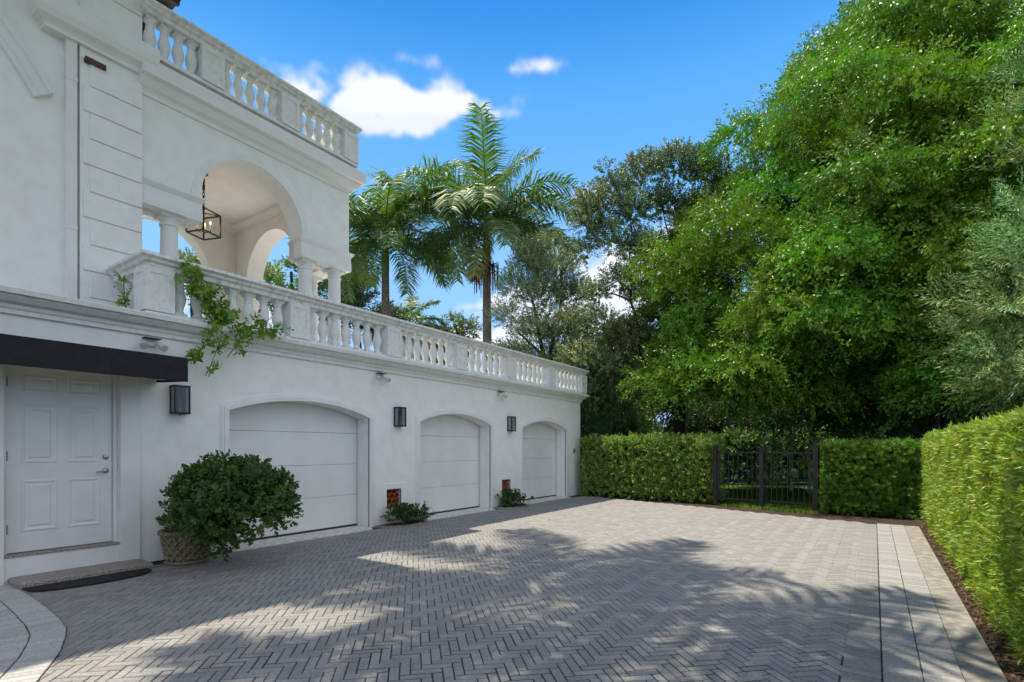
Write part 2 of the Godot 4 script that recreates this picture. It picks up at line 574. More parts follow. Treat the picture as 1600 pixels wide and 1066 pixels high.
func build_ground() -> void:
	var s := Shape.new()
	s.box(Vector3(-150, -0.5, -150), Vector3(150, -0.045, 150))
	struct("ground", s, M.turf)
	# driveway: bedding sheet with herringbone pavers on it
	var poly := PackedVector2Array([Vector2(-7.3, -14.1), Vector2(-6.0, -13.74), Vector2(0.05, -11.88), Vector2(0.45, -11.7), Vector2(0.45, 9.0), Vector2(-7.3, 9.0)])
	var drive := struct("driveway", flat_poly(poly, -0.0045), M.joint)
	var fam2 := Vector3(sin(PI / 4), 0, -cos(PI / 4))
	var fam1 := Vector3(-sin(PI / 4), 0, -cos(PI / 4))
	var w := 0.0667
	var spots := []
	var org := Vector3(-3.5, -0.03, -6.0)
	for i in range(-260, 261):
		for j in range(-45, 46):
			var ux := i + 6.0 * j
			if absf(ux) > 260:
				continue
			var c := org + fam2 * (ux + 1.5) * w + fam1 * (i + 0.5) * w
			if herring_free(c):
				spots.append(Transform3D(Basis(fam2, Vector3.UP, fam2.cross(Vector3.UP)), c + Vector3(0, rf(-0.0015, 0.0015), 0)))
			c = org + fam2 * (ux + 3.5) * w + fam1 * (i - 0.5) * w
			if herring_free(c):
				spots.append(Transform3D(Basis(fam1, Vector3.UP, fam1.cross(Vector3.UP)), c + Vector3(0, rf(-0.0015, 0.0015), 0)))
	lay(spots, 0.1935, 0.0602, 0.295, drive, "paver", 300)
	# soldier courses along the garage aprons and the pale border
	var edge := []
	for k in 250:
		var z := -13.6 + k * w
		if z < -1.75:
			edge.append(Transform3D(Basis(), Vector3(-7.0, -0.027, z)))
		if z > -11.75:
			edge.append(Transform3D(Basis(), Vector3(-0.065, -0.027, z)))
	var course := struct("paver_course", flat_poly(PackedVector2Array([Vector2(-0.18, -11.9), Vector2(0.04, -11.9), Vector2(0.04, 4), Vector2(-0.18, 4)]), -0.0018, 0.002), M.joint)
	lay(edge, 0.205, 0.0602, 0.29, course, "paver", 60)
	# pale border of two courses
	var band := struct("border_strip", flat_poly(PackedVector2Array([Vector2(0.042, -11.95), Vector2(0.452, -11.95), Vector2(0.452, 5), Vector2(0.042, 5)]), 0.001, 0.003), M.joint)
	var pale := []
	for row in 2:
		for k in 240:
			var z := -11.88 + k * w
			pale.append(Transform3D(Basis(Vector3.UP, rf(-0.006, 0.006)), Vector3(0.146 + row * 0.204, -0.024 + rf(-0.001, 0.001), z + row * 0.02)))
	lay(pale, 0.199, 0.0625, 0.365, band, "border_paver", 160)
	s = flat_poly(PackedVector2Array([Vector2(0.452, -11.9), Vector2(0.66, -11.9), Vector2(0.66, 6), Vector2(0.452, 6)]), 0.0)
	struct("concrete_kerb_strip", s, M.concrete)
	s = flat_poly(PackedVector2Array([Vector2(0.655, -13.2), Vector2(2.4, -13.2), Vector2(2.4, 8), Vector2(0.655, 8)]), -0.012)
	struct("hedge_soil", s, M.soil)
	s = flat_poly(PackedVector2Array([Vector2(-7.2, -13.95), Vector2(-6.0, -13.70), Vector2(0.05, -11.85), Vector2(0.9, -11.9), Vector2(0.9, -14.4), Vector2(-0.9, -14.4), Vector2(-1.2, -13.3), Vector2(-3.4, -13.75), Vector2(-3.4, -14.8), Vector2(-7.2, -14.8)]), -0.03)
	struct("hedge_bed_soil", s, M.soil)
	s = flat_poly(PackedVector2Array([Vector2(-7.0, 3.42), Vector2(2.6, 3.42), Vector2(9.0, 4.5), Vector2(9.0, 16.0), Vector2(-7.0, 16.0)]), 0.004, 0.04)
	struct("added_forecourt", s, M.concrete)  # unseen paving added behind the camera, pale to bounce sun onto the house
	# curved walk of two radial courses by the door
	var pts := PackedVector2Array([Vector2(-7.3, 3.0)])
	pts.append_array(walk_outer)
	var walk := struct("walkway", flat_poly(pts, 0.0065, 0.03), M.joint)
	var fan := []
	var lens := [0.0]
	for k in walk_outer.size() - 1:
		lens.append(lens[k] + walk_outer[k].distance_to(walk_outer[k + 1]))
	for row in 2:
		var q := 0.05
		while q < lens[-1]:
			var k := 0
			while lens[k + 1] < q:
				k += 1
			var f: float = (q - lens[k]) / (lens[k + 1] - lens[k])
			var p: Vector2 = walk_outer[k].lerp(walk_outer[k + 1], f)
			var t: Vector2 = (walk_outer[k + 1] - walk_outer[k]).normalized()
			if f < 0.5 and k > 0:
				t = t.lerp((walk_outer[k] - walk_outer[k - 1]).normalized(), 0.5 - f).normalized()
			elif f > 0.5 and k < walk_outer.size() - 2:
				t = t.lerp((walk_outer[k + 2] - walk_outer[k + 1]).normalized(), f - 0.5).normalized()
			var inw := Vector2(-t.y, t.x)
			var c := p + inw * (0.105 + 0.21 * row)
			fan.append(Transform3D(Basis(Vector3(inw.x, 0, inw.y), Vector3.UP, Vector3(inw.x, 0, inw.y).cross(Vector3.UP)), Vector3(c.x, -0.018 + rf(-0.001, 0.001), c.y)))
			q += w
	lay(fan, 0.203, 0.0605, 0.50, walk, "walk_paver", 140)

# ------------------------------------------------------------------ house
func arc(zc: float, a: float, spring: float, rise: float, n: int, round_arch := false) -> PackedVector2Array:
	# from the far (-z) springing over to the near one, as (z, y)
	var out := PackedVector2Array()
	if round_arch:
		for k in n + 1:
			var t := PI - PI * k / n
			out.append(Vector2(zc + a * cos(t), spring + rise * sin(t)))
		return out
	var r := (a * a + rise * rise) / (2.0 * rise)
	var h := asin(a / r)
	for k in n + 1:
		var t := -h + 2.0 * h * k / n
		out.append(Vector2(zc + r * sin(t), spring + rise - r + r * cos(t)))
	return out

func zy(pts: PackedVector2Array, x: float) -> Array:
	var out := []
	for p in pts:
		out.append(Vector3(x, p.y, p.x))
	return out

func baluster_mesh(h: float) -> ArrayMesh:
	var s := Shape.new()
	s.box(Vector3(-0.072, 0, -0.072), Vector3(0.072, 0.05, 0.072))
	var f := h - 0.04
	s.lathe(Vector3.ZERO, [Vector2(0.058, 0.05), Vector2(0.062, 0.07), Vector2(0.048, 0.085), Vector2(0.055, 0.13), Vector2(0.076, 0.20), Vector2(0.082, 0.245), Vector2(0.078, 0.285), Vector2(0.062, 0.345), Vector2(0.048, 0.40), Vector2(0.043, f - 0.115), Vector2(0.056, f - 0.105), Vector2(0.056, f - 0.09), Vector2(0.044, f - 0.08), Vector2(0.050, f - 0.05), Vector2(0.066, f - 0.015), Vector2(0.070, f)], 18)
	s.box(Vector3(-0.072, f, -0.072), Vector3(0.072, h, 0.072))
	return s.mesh()

func pedestal_shape(h: float, faces: Array) -> Shape:
	var s := Shape.new()
	var hw := 0.165
	var hx := 0.15
	s.box(Vector3(-hx, 0, -hw), Vector3(hx, h, hw))
	for f in faces:
		var o := Vector3(hx, 0, 0) if f == 0 else Vector3(0, 0, hw) if f == 1 else Vector3(0, 0, -hw)
		var t := Transform3D(Basis(), o) if f == 0 else Transform3D(Basis(Vector3.UP, -PI / 2), o) if f == 1 else Transform3D(Basis(Vector3.UP, PI / 2), o)
		var b: float = hw - 0.055 if f == 0 else hx - 0.055
		var e: float = hw if f == 0 else hx
		var ph := 0.009
		for q in [[Vector3(0, 0.05, e), Vector3(0, 0.0, 0)]]:
			pass
		s.obox(t * Transform3D(Basis(), Vector3(0.0, 0.035, 0)), Vector3(ph, 0.035, e + 0.002))
		s.obox(t * Transform3D(Basis(), Vector3(0.0, h - 0.035, 0)), Vector3(ph, 0.035, e + 0.002))
		for sg in [-1.0, 1.0]:
			s.obox(t * Transform3D(Basis(), Vector3(0.0, h * 0.5, sg * (e + b) * 0.5)), Vector3(ph, h * 0.5 - 0.07, (e - b) * 0.5 + 0.002))
	return s

func rail_profile() -> PackedVector2Array:
	return PackedVector2Array([Vector2(-0.205, 0.165), Vector2(-0.215, 0.125), Vector2(-0.175, 0.10), Vector2(-0.165, 0.07), Vector2(-0.135, 0.05), Vector2(-0.125, 0.0), Vector2(0.125, 0.0), Vector2(0.135, 0.05), Vector2(0.165, 0.07), Vector2(0.175, 0.10), Vector2(0.215, 0.125), Vector2(0.205, 0.165)])

func balustrade(house: Node3D, label: String, path: Array, y0: float, h: float, posts: Array, bals: Array) -> void:
	var b := Node3D.new()
	b.name = "balustrade"
	house.add_child(b, true)
	b.position = -home(house)
	b.set_meta("label", label)
	var s := Shape.new()
	s.sweep(path.map(func(p): return p + Vector3(0, y0, 0)), PackedVector2Array([Vector2(-0.15, 0), Vector2(0.155, 0), Vector2(0.155, 0.04), Vector2(0.14, 0.06), Vector2(-0.14, 0.06)]), Vector3.UP)
	part("plinth", s, M.cast, b, true)
	s = Shape.new()
	s.sweep(path.map(func(p): return p + Vector3(0, y0 + 0.06 + h, 0)), rail_profile(), Vector3.UP)
	part("handrail", s, M.weathered, b, true)
	for p in posts:
		var o := part("pedestal", pedestal_shape(h, p[1]), M.cast, b)
		o.position = p[0] + Vector3(0, y0 + 0.06, 0)
	var bm := baluster_mesh(h)
	for p in bals:
		var o := part("baluster", bm, M.cast, b)
		o.position = p + Vector3(0, y0 + 0.06, 0)

func column(p: Node3D, x: float, z: float, y0: float, y1: float) -> void:
	var s := Shape.new()
	var h := y1 - y0
	s.box(Vector3(-0.155, 0, -0.155), Vector3(0.155, 0.07, 0.155))
	s.lathe(Vector3.ZERO, [Vector2(0.15, 0.07), Vector2(0.155, 0.10), Vector2(0.14, 0.125), Vector2(0.128, 0.15), Vector2(0.128, h * 0.4), Vector2(0.110, h - 0.17), Vector2(0.128, h - 0.16), Vector2(0.128, h - 0.14), Vector2(0.112, h - 0.13), Vector2(0.112, h - 0.10), Vector2(0.135, h - 0.07), Vector2(0.14, h - 0.05)], 28)
	s.box(Vector3(-0.15, h - 0.05, -0.15), Vector3(0.15, h, 0.15))
	var o := part("column", s, M.trim, p)
	o.position = Vector3(x, y0, z) - home(p)

func build_house() -> void:
	var house := thing("house", "white stucco house with three arched garage doors below a balustraded terrace and arched loggia", "house", Vector3(-9.0, 0, -8.0))
	var garages := [[-4.97, 1.23, 1.93, 0.21], [-8.60, 1.16, 1.93, 0.21], [-12.235, 1.155, 1.93, 0.21]]
	# garage storey front wall, openings as notches in its outline
	var o := PackedVector2Array([Vector2(4.0, 0), Vector2(4.0, 2.9), Vector2(FAR, 2.9), Vector2(FAR, 0)])
	var vents := [-6.775, -10.39]
	for g in [2, 1, 0]:
		var d: Array = garages[g]
		o.append(Vector2(d[0] - d[1], 0))
		o.append_array(arc(d[0], d[1], d[2], d[3], 28))
		o.append(Vector2(d[0] + d[1], 0))
		if g > 0:
			var v: float = vents[g - 1]
			o.append_array(PackedVector2Array([Vector2(v - 0.0004, 0), Vector2(v - 0.0004, 0.29), Vector2(v - 0.18, 0.29), Vector2(v - 0.18, 0.65), Vector2(v + 0.18, 0.65), Vector2(v + 0.18, 0.29), Vector2(v + 0.0004, 0.29), Vector2(v + 0.0004, 0)]))
	o.append_array(PackedVector2Array([Vector2(-2.47, 0), Vector2(-2.47, 2.36), Vector2(-1.46, 2.36), Vector2(-1.46, 0)]))
	var s := Shape.new()
	s.prism(o, Vector3(XG, 0, 0), Vector3(0, 0, 1), Vector3.UP, Vector3(-0.3, 0, 0))
	part("garage_wall", s, M.stucco, house, true)
	s = Shape.new()
	s.box(Vector3(-14.0, 0, FAR), Vector3(XG - 0.302, 2.9, FAR + 0.25))
	part("end_wall", s, M.stucco, house, true)
	s = Shape.new()
	s.box(Vector3(-14.3, 0, FAR), Vector3(-14.002, 2.9, 4.0))
	part("rear_wall", s, M.stucco, house, true)
	s = Shape.new()
	s.box(Vector3(-14.2, 2.902, FAR + 0.05), Vector3(XG + 0.02, 3.005, 4.0))
	part("terrace_deck", s, M.weathered, house, true)
	# cornice under the terrace
	var prof := PackedVector2Array([Vector2(-0.1, 2.79), Vector2(0.035, 2.79), Vector2(0.035, 2.835), Vector2(0.05, 2.85), Vector2(0.06, 2.885), Vector2(0.115, 2.905), Vector2(0.155, 2.945), Vector2(0.165, 2.965), Vector2(0.205, 2.97), Vector2(0.215, 3.02), Vector2(0.20, 3.032), Vector2(-0.1, 3.034)])
	s = Shape.new()
	s.sweep([Vector3(XG, 0, 4.0), Vector3(XG, 0, FAR), Vector3(-14.2, 0, FAR)], prof, Vector3.UP)
	part("terrace_cornice", s, M.cast, house, true)
	# lower balustrade
	var ax := -7.425
	var posts := []
	var bals := []
	var pz := []
	for k in 7:
		pz.append(-2.87 - k * 1.927)
		posts.append([Vector3(ax, 0, pz[k]), [0, 1] if k == 0 else [0]])
	for k in 6:
		for j in 7:
			bals.append(Vector3(ax, 0, pz[k] - 0.165 - (j + 0.5) * (1.597 / 7.0)))
	for j in 3:
		bals.append(Vector3(ax - 0.29 - j * 0.24, 0, -2.87))
	for j in 24:
		bals.append(Vector3(ax - 0.30 - j * 0.235, 0, pz[6]))
	balustrade(house, "long lower balustrade along the terrace edge above the garage doors", [Vector3(-8.36, 0, -2.87), Vector3(ax, 0, -2.87), Vector3(ax, 0, pz[6]), Vector3(-13.9, 0, pz[6])], 3.034, 0.535, posts, bals)
	# garage doors with their surrounds and aprons
	for g in 3:
		var d: Array = garages[g]
		var zc: float = d[0]
		var a: float = d[1]
		var door := Node3D.new()
		door.name = "garage_door"
		house.add_child(door, true)
		door.position = -home(house)
		for k in 4:
			var sp := Shape.new()
			sp.block(Transform3D(Basis(Vector3(0, 0, 1), Vector3(1, 0, 0), Vector3(0, 1, 0)), Vector3(XG - 0.37, 0.305 + k * 0.545, zc)), Vector3(a + 0.1, 0.025, 0.2705), 0.004)
			part("door_section", sp, M.panel, door, true)
		var sb := Shape.new()
		sb.box(Vector3(XG - 0.40, 0.012, zc - a - 0.02), Vector3(XG - 0.335, 0.045, zc + a + 0.02))
		part("bottom_seal", sb, M.sash, door, true)
		for e in [-1.0, 1.0]:
			var st := Shape.new()
			st.box(Vector3(XG - 0.342, 0.0, zc + e * (a + 0.02) - 0.015), Vector3(XG - 0.301, 2.2, zc + e * (a + 0.02) + 0.015))
			part("side_seal", st, M.frost, door, true)
		var pth := [Vector3(XG, 0.0, zc - a)]
		pth.append_array(zy(arc(zc, a, d[2], d[3], 28), XG))
		pth.append(Vector3(XG, 0.0, zc + a))
		var tr := Shape.new()
		tr.sweep(pth, PackedVector2Array([Vector2(0.0, -0.02), Vector2(0.0, 0.035), Vector2(0.06, 0.035), Vector2(0.065, 0.022), Vector2(0.095, 0.022), Vector2(0.10, 0.012), Vector2(0.118, 0.01), Vector2(0.122, -0.02)]), Vector3.RIGHT)
		part("arch_surround", tr, M.trim, house, true)
		var ap := Shape.new()
		ap.prism(PackedVector2Array([Vector2(XG - 0.42, zc - a + 0.003), Vector2(XG + 0.03, zc - a + 0.003), Vector2(XG + 0.24, zc - a + 0.12), Vector2(XG + 0.24, zc + a + 0.06), Vector2(XG + 0.03, zc + a - 0.003), Vector2(XG - 0.42, zc + a - 0.003)]), Vector3(0, 0.012, 0), Vector3(1, 0, 0), Vector3(0, 0, 1), Vector3(0, -0.06, 0))
		struct("garage_apron", ap, M.apron)
	# vents with scalloped terracotta
	for v in vents:
		var vent := Node3D.new()
		vent.name = "vent"
		house.add_child(vent, true)
		vent.position = -home(house)
		var fr := Shape.new()
		fr.sweep([Vector3(XG, 0.29, v - 0.18), Vector3(XG, 0.65, v - 0.18), Vector3(XG, 0.65, v + 0.18), Vector3(XG, 0.29, v + 0.18)], PackedVector2Array([Vector2(0, -0.02), Vector2(0, 0.014), Vector2(0.10, 0.014), Vector2(0.11, -0.02)]), Vector3.RIGHT, true)
		part("frame", fr, M.stucco, vent, true)
		var bk := Shape.new()
		bk.box(Vector3(XG - 0.2, 0.25, v - 0.2), Vector3(XG - 0.16, 0.69, v + 0.2))
		part("backing", bk, M.clay_dark, vent, true)
		for r in 4:
			for c in (3 if r % 2 == 0 else 4):
				var cz: float = v + (c - (1.0 if r % 2 == 0 else 1.5)) * 0.12
				var cy := 0.29 + r * 0.10
				var pa := []
				for k in 9:
					var t := PI - PI * k / 8
					var pz2 := clampf(cz + 0.06 * cos(t), v - 0.179, v + 0.179)
					pa.append(Vector3(XG - 0.16, minf(cy + 0.085 * sin(t), 0.648), pz2 + k * 0.00005))
				var tl := Shape.new()
				tl.sweep(pa, PackedVector2Array([Vector2(-0.006, 0), Vector2(0.006, 0), Vector2(0.006, 0.12), Vector2(-0.006, 0.12)]), Vector3.RIGHT)
				part("terracotta_tile", tl, M.terracotta, vent, true)
	build_entry(house)
	# keypad by the far corner
	s = Shape.new()
	s.box(Vector3(XG - 0.01, 1.28, -13.9), Vector3(XG + 0.035, 1.40, -13.81))
	s.box(Vector3(XG + 0.03, 1.31, -13.885), Vector3(XG + 0.055, 1.37, -13.83))
	part("keypad", s, M.nickel, house, true)
	build_upper(house)

func build_entry(house: Node3D) -> void:
	var s := Shape.new()
	# casing: left, right, head
	for q in [[-1.46, -1.27], [-2.67, -2.47]]:
		s.box(Vector3(XG - 0.29, 0.0, q[0]), Vector3(XG + 0.04, 2.36, q[1]))
	s.box(Vector3(XG - 0.29, 2.36, -2.67), Vector3(XG + 0.04, 2.5, -1.27))
	part("door_casing", s, M.trim, house, true)
	s = Shape.new()
	s.box(Vector3(XG - 0.28, 0.0, -2.468), Vector3(XG + 0.01, 0.268, -1.462))
	part("door_riser", s, M.trim, house, true)
	s = Shape.new()
	s.box(Vector3(XG - 0.27, 0.27, -2.466), Vector3(XG + 0.02, 0.292, -1.464))
	part("door_sill", s, M.stone, house, true)
	for q in [[-1.5, -1.463], [-2.467, -2.432]]:
		s = Shape.new()
		s.box(Vector3(XG - 0.2, 0.293, q[0]), Vector3(XG - 0.06, 2.355, q[1]))
		part("door_jamb", s, M.door, house, true)
	var d := Node3D.new()
	d.name = "entry_door"
	house.add_child(d, true)
	d.position = -home(house)
	var xd := XG - 0.10
	s = Shape.new()
	s.box(Vector3(xd - 0.045, 0.302, -2.426), Vector3(xd, 2.335, -1.506))
	part("leaf_slab", s, M.door, d, true)
	for c in [[-1.625, -1.92], [-2.015, -2.31]]:
		for r in [[0.52, 1.06], [1.25, 1.87], [2.01, 2.18]]:
			s = Shape.new()
			var a := Vector3(xd, r[0], c[1])
			var b := Vector3(xd, r[1], c[0])
			s.sweep([Vector3(xd, r[0], c[1]), Vector3(xd, r[1], c[1]), Vector3(xd, r[1], c[0]), Vector3(xd, r[0], c[0])], PackedVector2Array([Vector2(-0.03, -0.01), Vector2(-0.028, 0.004), Vector2(-0.012, 0.011), Vector2(0.0, 0.009), Vector2(0.006, -0.01)]), Vector3.RIGHT, true)
			var my: float = minf(0.05, (r[1] - r[0]) * 0.27)
			s.block(Transform3D(Basis(Vector3(0, 0, 1), Vector3(1, 0, 0), Vector3(0, 1, 0)), Vector3(xd, (r[0] + r[1]) * 0.5, (c[0] + c[1]) * 0.5)), Vector3((c[0] - c[1]) * 0.5 - 0.055, 0.010, (r[1] - r[0]) * 0.5 - my), 0.009)
			part("door_panel", s, M.door, d, true)
	s = Shape.new()
	s.lathe(Vector3.ZERO, [Vector2(0.0, 0.022), Vector2(0.024, 0.02), Vector2(0.031, 0.006), Vector2(0.031, 0.0)], 18)
	var o := part("deadbolt", s, M.nickel, d)
	o.position = Vector3(xd, 1.30, -2.365)
	o.rotation.z = -PI / 2
	s = Shape.new()
	s.lathe(Vector3.ZERO, [Vector2(0.0, 0.016), Vector2(0.026, 0.014), Vector2(0.033, 0.004), Vector2(0.033, 0.0)], 18)
	s.tube([Vector3(0, 0.01, 0), Vector3(0, 0.055, 0), Vector3(0.0, 0.062, 0.02), Vector3(0.006, 0.058, 0.06), Vector3(0.012, 0.05, 0.105)], [0.011, 0.011, 0.012, 0.010, 0.008], 10)
	o = part("handle", s, M.nickel, d)
	o.position = Vector3(xd, 1.14, -2.365)
	o.rotation.z = -PI / 2
	for y in [0.55, 1.32, 2.10]:
		s = Shape.new()
		s.tube([Vector3(xd + 0.012, y - 0.05, -1.503), Vector3(xd + 0.012, y + 0.05, -1.503)], [0.009, 0.009], 8)
		s.box(Vector3(xd - 0.002, y - 0.05, -1.515), Vector3(xd + 0.006, y + 0.05, -1.49))
		part("hinge", s, M.timber, d, true)

func build_upper(house: Node3D) -> void:
	var s := Shape.new()
	# main block: front wall and the wall that closes its far end
	s.box(Vector3(XU - 0.3, 3.006, -3.05), Vector3(XU, 8.9, 6.0))
	part("upper_wall", s, M.stucco, house, true)
	s = Shape.new()
	s.box(Vector3(-16.0, 3.006, -3.05), Vector3(XU - 0.302, 8.9, -2.8))
	part("gable_wall", s, M.stucco, house, true)
	s = Shape.new()
	s.box(Vector3(-16.3, 0, -3.05), Vector3(-16.002, 8.9, 6.0))
	part("upper_rear_wall", s, M.stucco, house, true)
	# rusticated corner pier
	var pier := Node3D.new()
	pier.name = "corner_pier"
	house.add_child(pier, true)
	pier.position = -home(house)
	s = Shape.new()
	s.box(Vector3(XU - 0.2, 3.006, -3.085), Vector3(XU + 0.085, 8.9, -2.40))
	part("pier_core", s, M.stucco, pier, true)
	var k := 0
	var y := 3.02
	while y < 8.6:
		if y < 6.4 or y > 6.95:
			var near := -2.43 if k % 2 == 0 else -2.50
			s = Shape.new()
			s.block(Transform3D(Basis(Vector3(0, 0, 1), Vector3(1, 0, 0), Vector3(0, 1, 0)), Vector3(XU + 0.085, y + 0.172, (near - 3.09) * 0.5)), Vector3((near + 3.09) * 0.5, 0.028, 0.166), 0.007)
			part("quoin_block", s, M.stucco, pier, true)
		y += 0.344
		k += 1
		if y > 6.40 and y < 6.9:
			y = 7.06
	var cp := PackedVector2Array([Vector2(-0.1, 6.60), Vector2(0.03, 6.60), Vector2(0.035, 6.64), Vector2(0.06, 6.67), Vector2(0.12, 6.71), Vector2(0.135, 6.75), Vector2(0.15, 6.78), Vector2(0.165, 6.86), Vector2(0.16, 6.98), Vector2(-0.1, 6.99)])
	s = Shape.new()
	s.sweep([Vector3(XU - 0.05, 0, -2.07), Vector3(XU + 0.10, 0, -2.07), Vector3(XU + 0.10, 0, -3.09), Vector3(XU - 0.3, 0, -3.09)], cp, Vector3.UP)
	part("pier_cornice", s, M.trim, house, true)
	s = Shape.new()
	s.box(Vector3(XU + 0.06, 6.40, -2.66), Vector3(XU + 0.15, 6.46, -2.44))
	part("beam_end", s, M.timber, house, true)
	# downspout
	s = Shape.new()
	s.box(Vector3(XU - 0.02, 3.03, -2.37), Vector3(XU + 0.09, 6.62, -2.26))
	for yy in [4.2, 6.1]:
		s.box(Vector3(XU - 0.02, yy, -2.375), Vector3(XU + 0.095, yy + 0.05, -2.255))
	part("downspout", s, M.trim, house, true)
	# hood moulding of the big arched window at the left
	var pth := []
	for q in 27:
		var t := deg_to_rad(-62.0 + 124.0 * q / 26)
		pth.append(Vector3(XU, 4.348 + 2.9 * cos(t), 0.603 + 2.9 * sin(t)))
	s = Shape.new()
	s.sweep(pth, PackedVector2Array([Vector2(0, -0.02), Vector2(0, 0.05), Vector2(0.05, 0.065), Vector2(0.06, 0.08), Vector2(0.14, 0.09), Vector2(0.16, 0.12), Vector2(0.20, 0.125), Vector2(0.21, -0.02)]), Vector3.RIGHT)
	part("hood_moulding", s, M.trim, house, true)
	# main roof: dark hipped roof with deep eaves
	var roof := Node3D.new()
	roof.name = "main_roof"
	house.add_child(roof, true)
	roof.position = -home(house)
	var e0 := Vector3(-17.1, 9.0, -4.05)
	var e1 := Vector3(-7.65, 9.0, 7.0)
	s = Shape.new()
	s.box(e0 - Vector3(0, 0.16, 0), Vector3(e1.x, e1.y, e1.z))
	part("eave_board", s, M.rooftile, roof, true)
	s = Shape.new()
	var ra := Vector3(-12.4, 10.9, 0.7)
	var rb := Vector3(-12.4, 10.9, 2.4)
	var c := [Vector3(e0.x, 9.0, e0.z), Vector3(e1.x, 9.0, e0.z), Vector3(e1.x, 9.0, e1.z), Vector3(e0.x, 9.0, e1.z)]
	s.tri(c[0], c[1], ra, Vector3(0, 1, -0.5).normalized())
	s.quad(c[1], c[2], rb, ra, Vector3(0.5, 1, 0).normalized())
	s.tri(c[2], c[3], rb, Vector3(0, 1, 0.5).normalized())
	s.quad(c[3], c[0], ra, rb, Vector3(-0.5, 1, 0).normalized())
	part("roof_slope", s, M.rooftile, roof, true)
	for q in 24:
		s = Shape.new()
		s.box(Vector3(-8.0 - q * 0.38, 8.73, -4.02), Vector3(-7.93 - q * 0.38, 8.842, -3.05))
		part("rafter_tail", s, M.sash, roof, true)
	# loggia
	var zc := -4.765
	var wall := PackedVector2Array([Vector2(-3.052, 5.22), Vector2(-3.052, 6.46), Vector2(-6.67, 6.46), Vector2(-6.67, 5.22)])
	wall.append_array(arc(zc, 0.875, 5.222, 0.90, 36, true))
	s = Shape.new()
	s.prism(wall, Vector3(XU, 0, 0), Vector3(0, 0, 1), Vector3.UP, Vector3(-0.38, 0, 0))
	part("loggia_wall", s, M.stucco, house, true)
	var ring := zy(arc(zc, 0.875, 5.225, 0.90, 36, true), XU)
	s = Shape.new()
	s.sweep(ring, PackedVector2Array([Vector2(0.0, -0.02), Vector2(0.0, 0.03), Vector2(0.085, 0.03), Vector2(0.095, 0.018), Vector2(0.115, 0.016), Vector2(0.12, -0.02)]), Vector3.RIGHT)
	part("loggia_arch_surround", s, M.trim, house, true)
	# entablature blocks over the columns
	var ent := PackedVector2Array([Vector2(-0.2, 4.87), Vector2(0.03, 4.87), Vector2(0.035, 4.95), Vector2(0.025, 5.13), Vector2(0.05, 5.16), Vector2(0.075, 5.20), Vector2(0.075, 5.221), Vector2(-0.2, 5.221)])
	for q in [[-3.052, -3.89], [-5.64, -6.67]]:
		s = Shape.new()
		s.box(Vector3(XU - 0.38, 4.872, q[1]), Vector3(XU, 5.219, q[0]))
		s.sweep([Vector3(XU - 0.2, 0, q[0]), Vector3(XU, 0, q[0]), Vector3(XU, 0, q[1]), Vector3(XU - 0.38, 0, q[1]), Vector3(XU - 0.38, 0, q[0])] if q[0] < -4 else [Vector3(XU, 0, q[0]), Vector3(XU, 0, q[1]), Vector3(XU - 0.38, 0, q[1]), Vector3(XU - 0.38, 0, q[0])], ent, Vector3.UP)
		part("entablature_block", s, M.trim, house, true)
	s = Shape.new()
	s.box(Vector3(-9.62, 4.872, -6.668), Vector3(XU - 0.382, 5.219, -6.29))
	s.box(Vector3(-9.66, 5.13, -6.74), Vector3(XU - 0.36, 5.217, -6.25))
	part("entablature_block", s, M.trim, house, true)
	for q in [[-8.69, -3.55], [-8.69, -5.83], [-8.69, -6.47], [-9.42, -6.47]]:
		column(house, q[0], q[1], 3.006, 4.872)
	# side and back walls of the loggia with their arches
	var side := PackedVector2Array([Vector2(-12.3, 3.006), Vector2(-12.3, 6.46), Vector2(XU - 0.382, 6.46), Vector2(XU - 0.382, 5.22), Vector2(-9.62, 5.22), Vector2(-9.62, 3.006)])
	side = PackedVector2Array([Vector2(-12.3, 3.006), Vector2(-12.3, 6.46), Vector2(XU - 0.382, 6.46), Vector2(XU - 0.382, 5.22), Vector2(-9.66, 5.22)])
	var sa := arc(-10.62, 0.94, 5.12, 0.95, 32, true)
	sa.reverse()
	side.append_array(sa)
	side.append(Vector2(-11.56, 3.006))
	s = Shape.new()
	s.prism(side, Vector3(0, 0, -6.29), Vector3(1, 0, 0), Vector3.UP, Vector3(0, 0, -0.378))
	part("loggia_side_wall", s, M.ceiling, house, true)
	var back := PackedVector2Array([Vector2(-3.052, 3.006), Vector2(-3.052, 6.46), Vector2(-6.288, 6.46), Vector2(-6.288, 3.006), Vector2(zc - 0.95, 3.006)])
	back.append_array(arc(zc, 0.95, 5.17, 0.95, 32, true))
	back.append(Vector2(zc + 0.95, 3.006))
	s = Shape.new()
	s.prism(back, Vector3(-12.0, 0, 0), Vector3(0, 0, 1), Vector3.UP, Vector3(-0.298, 0, 0))
	part("loggia_back_wall", s, M.ceiling, house, true)
	s = Shape.new()
	s.box(Vector3(-12.3, 6.461, -6.67), Vector3(XU, 6.86, -3.052))
	part("loggia_roof", s, M.ceiling, house, true)
	s = Shape.new()
	s.sweep([Vector3(XU - 0.38, 0, -3.052), Vector3(-12.0, 0, -3.052), Vector3(-12.0, 0, -6.29), Vector3(XU - 0.38, 0, -6.29)], PackedVector2Array([Vector2(0.0, 6.30), Vector2(0.03, 6.30), Vector2(0.04, 6.36), Vector2(0.10, 6.42), Vector2(0.11, 6.459), Vector2(0.0, 6.459)]), Vector3.UP)
	part("cove_moulding", s, M.ceiling, house, true)
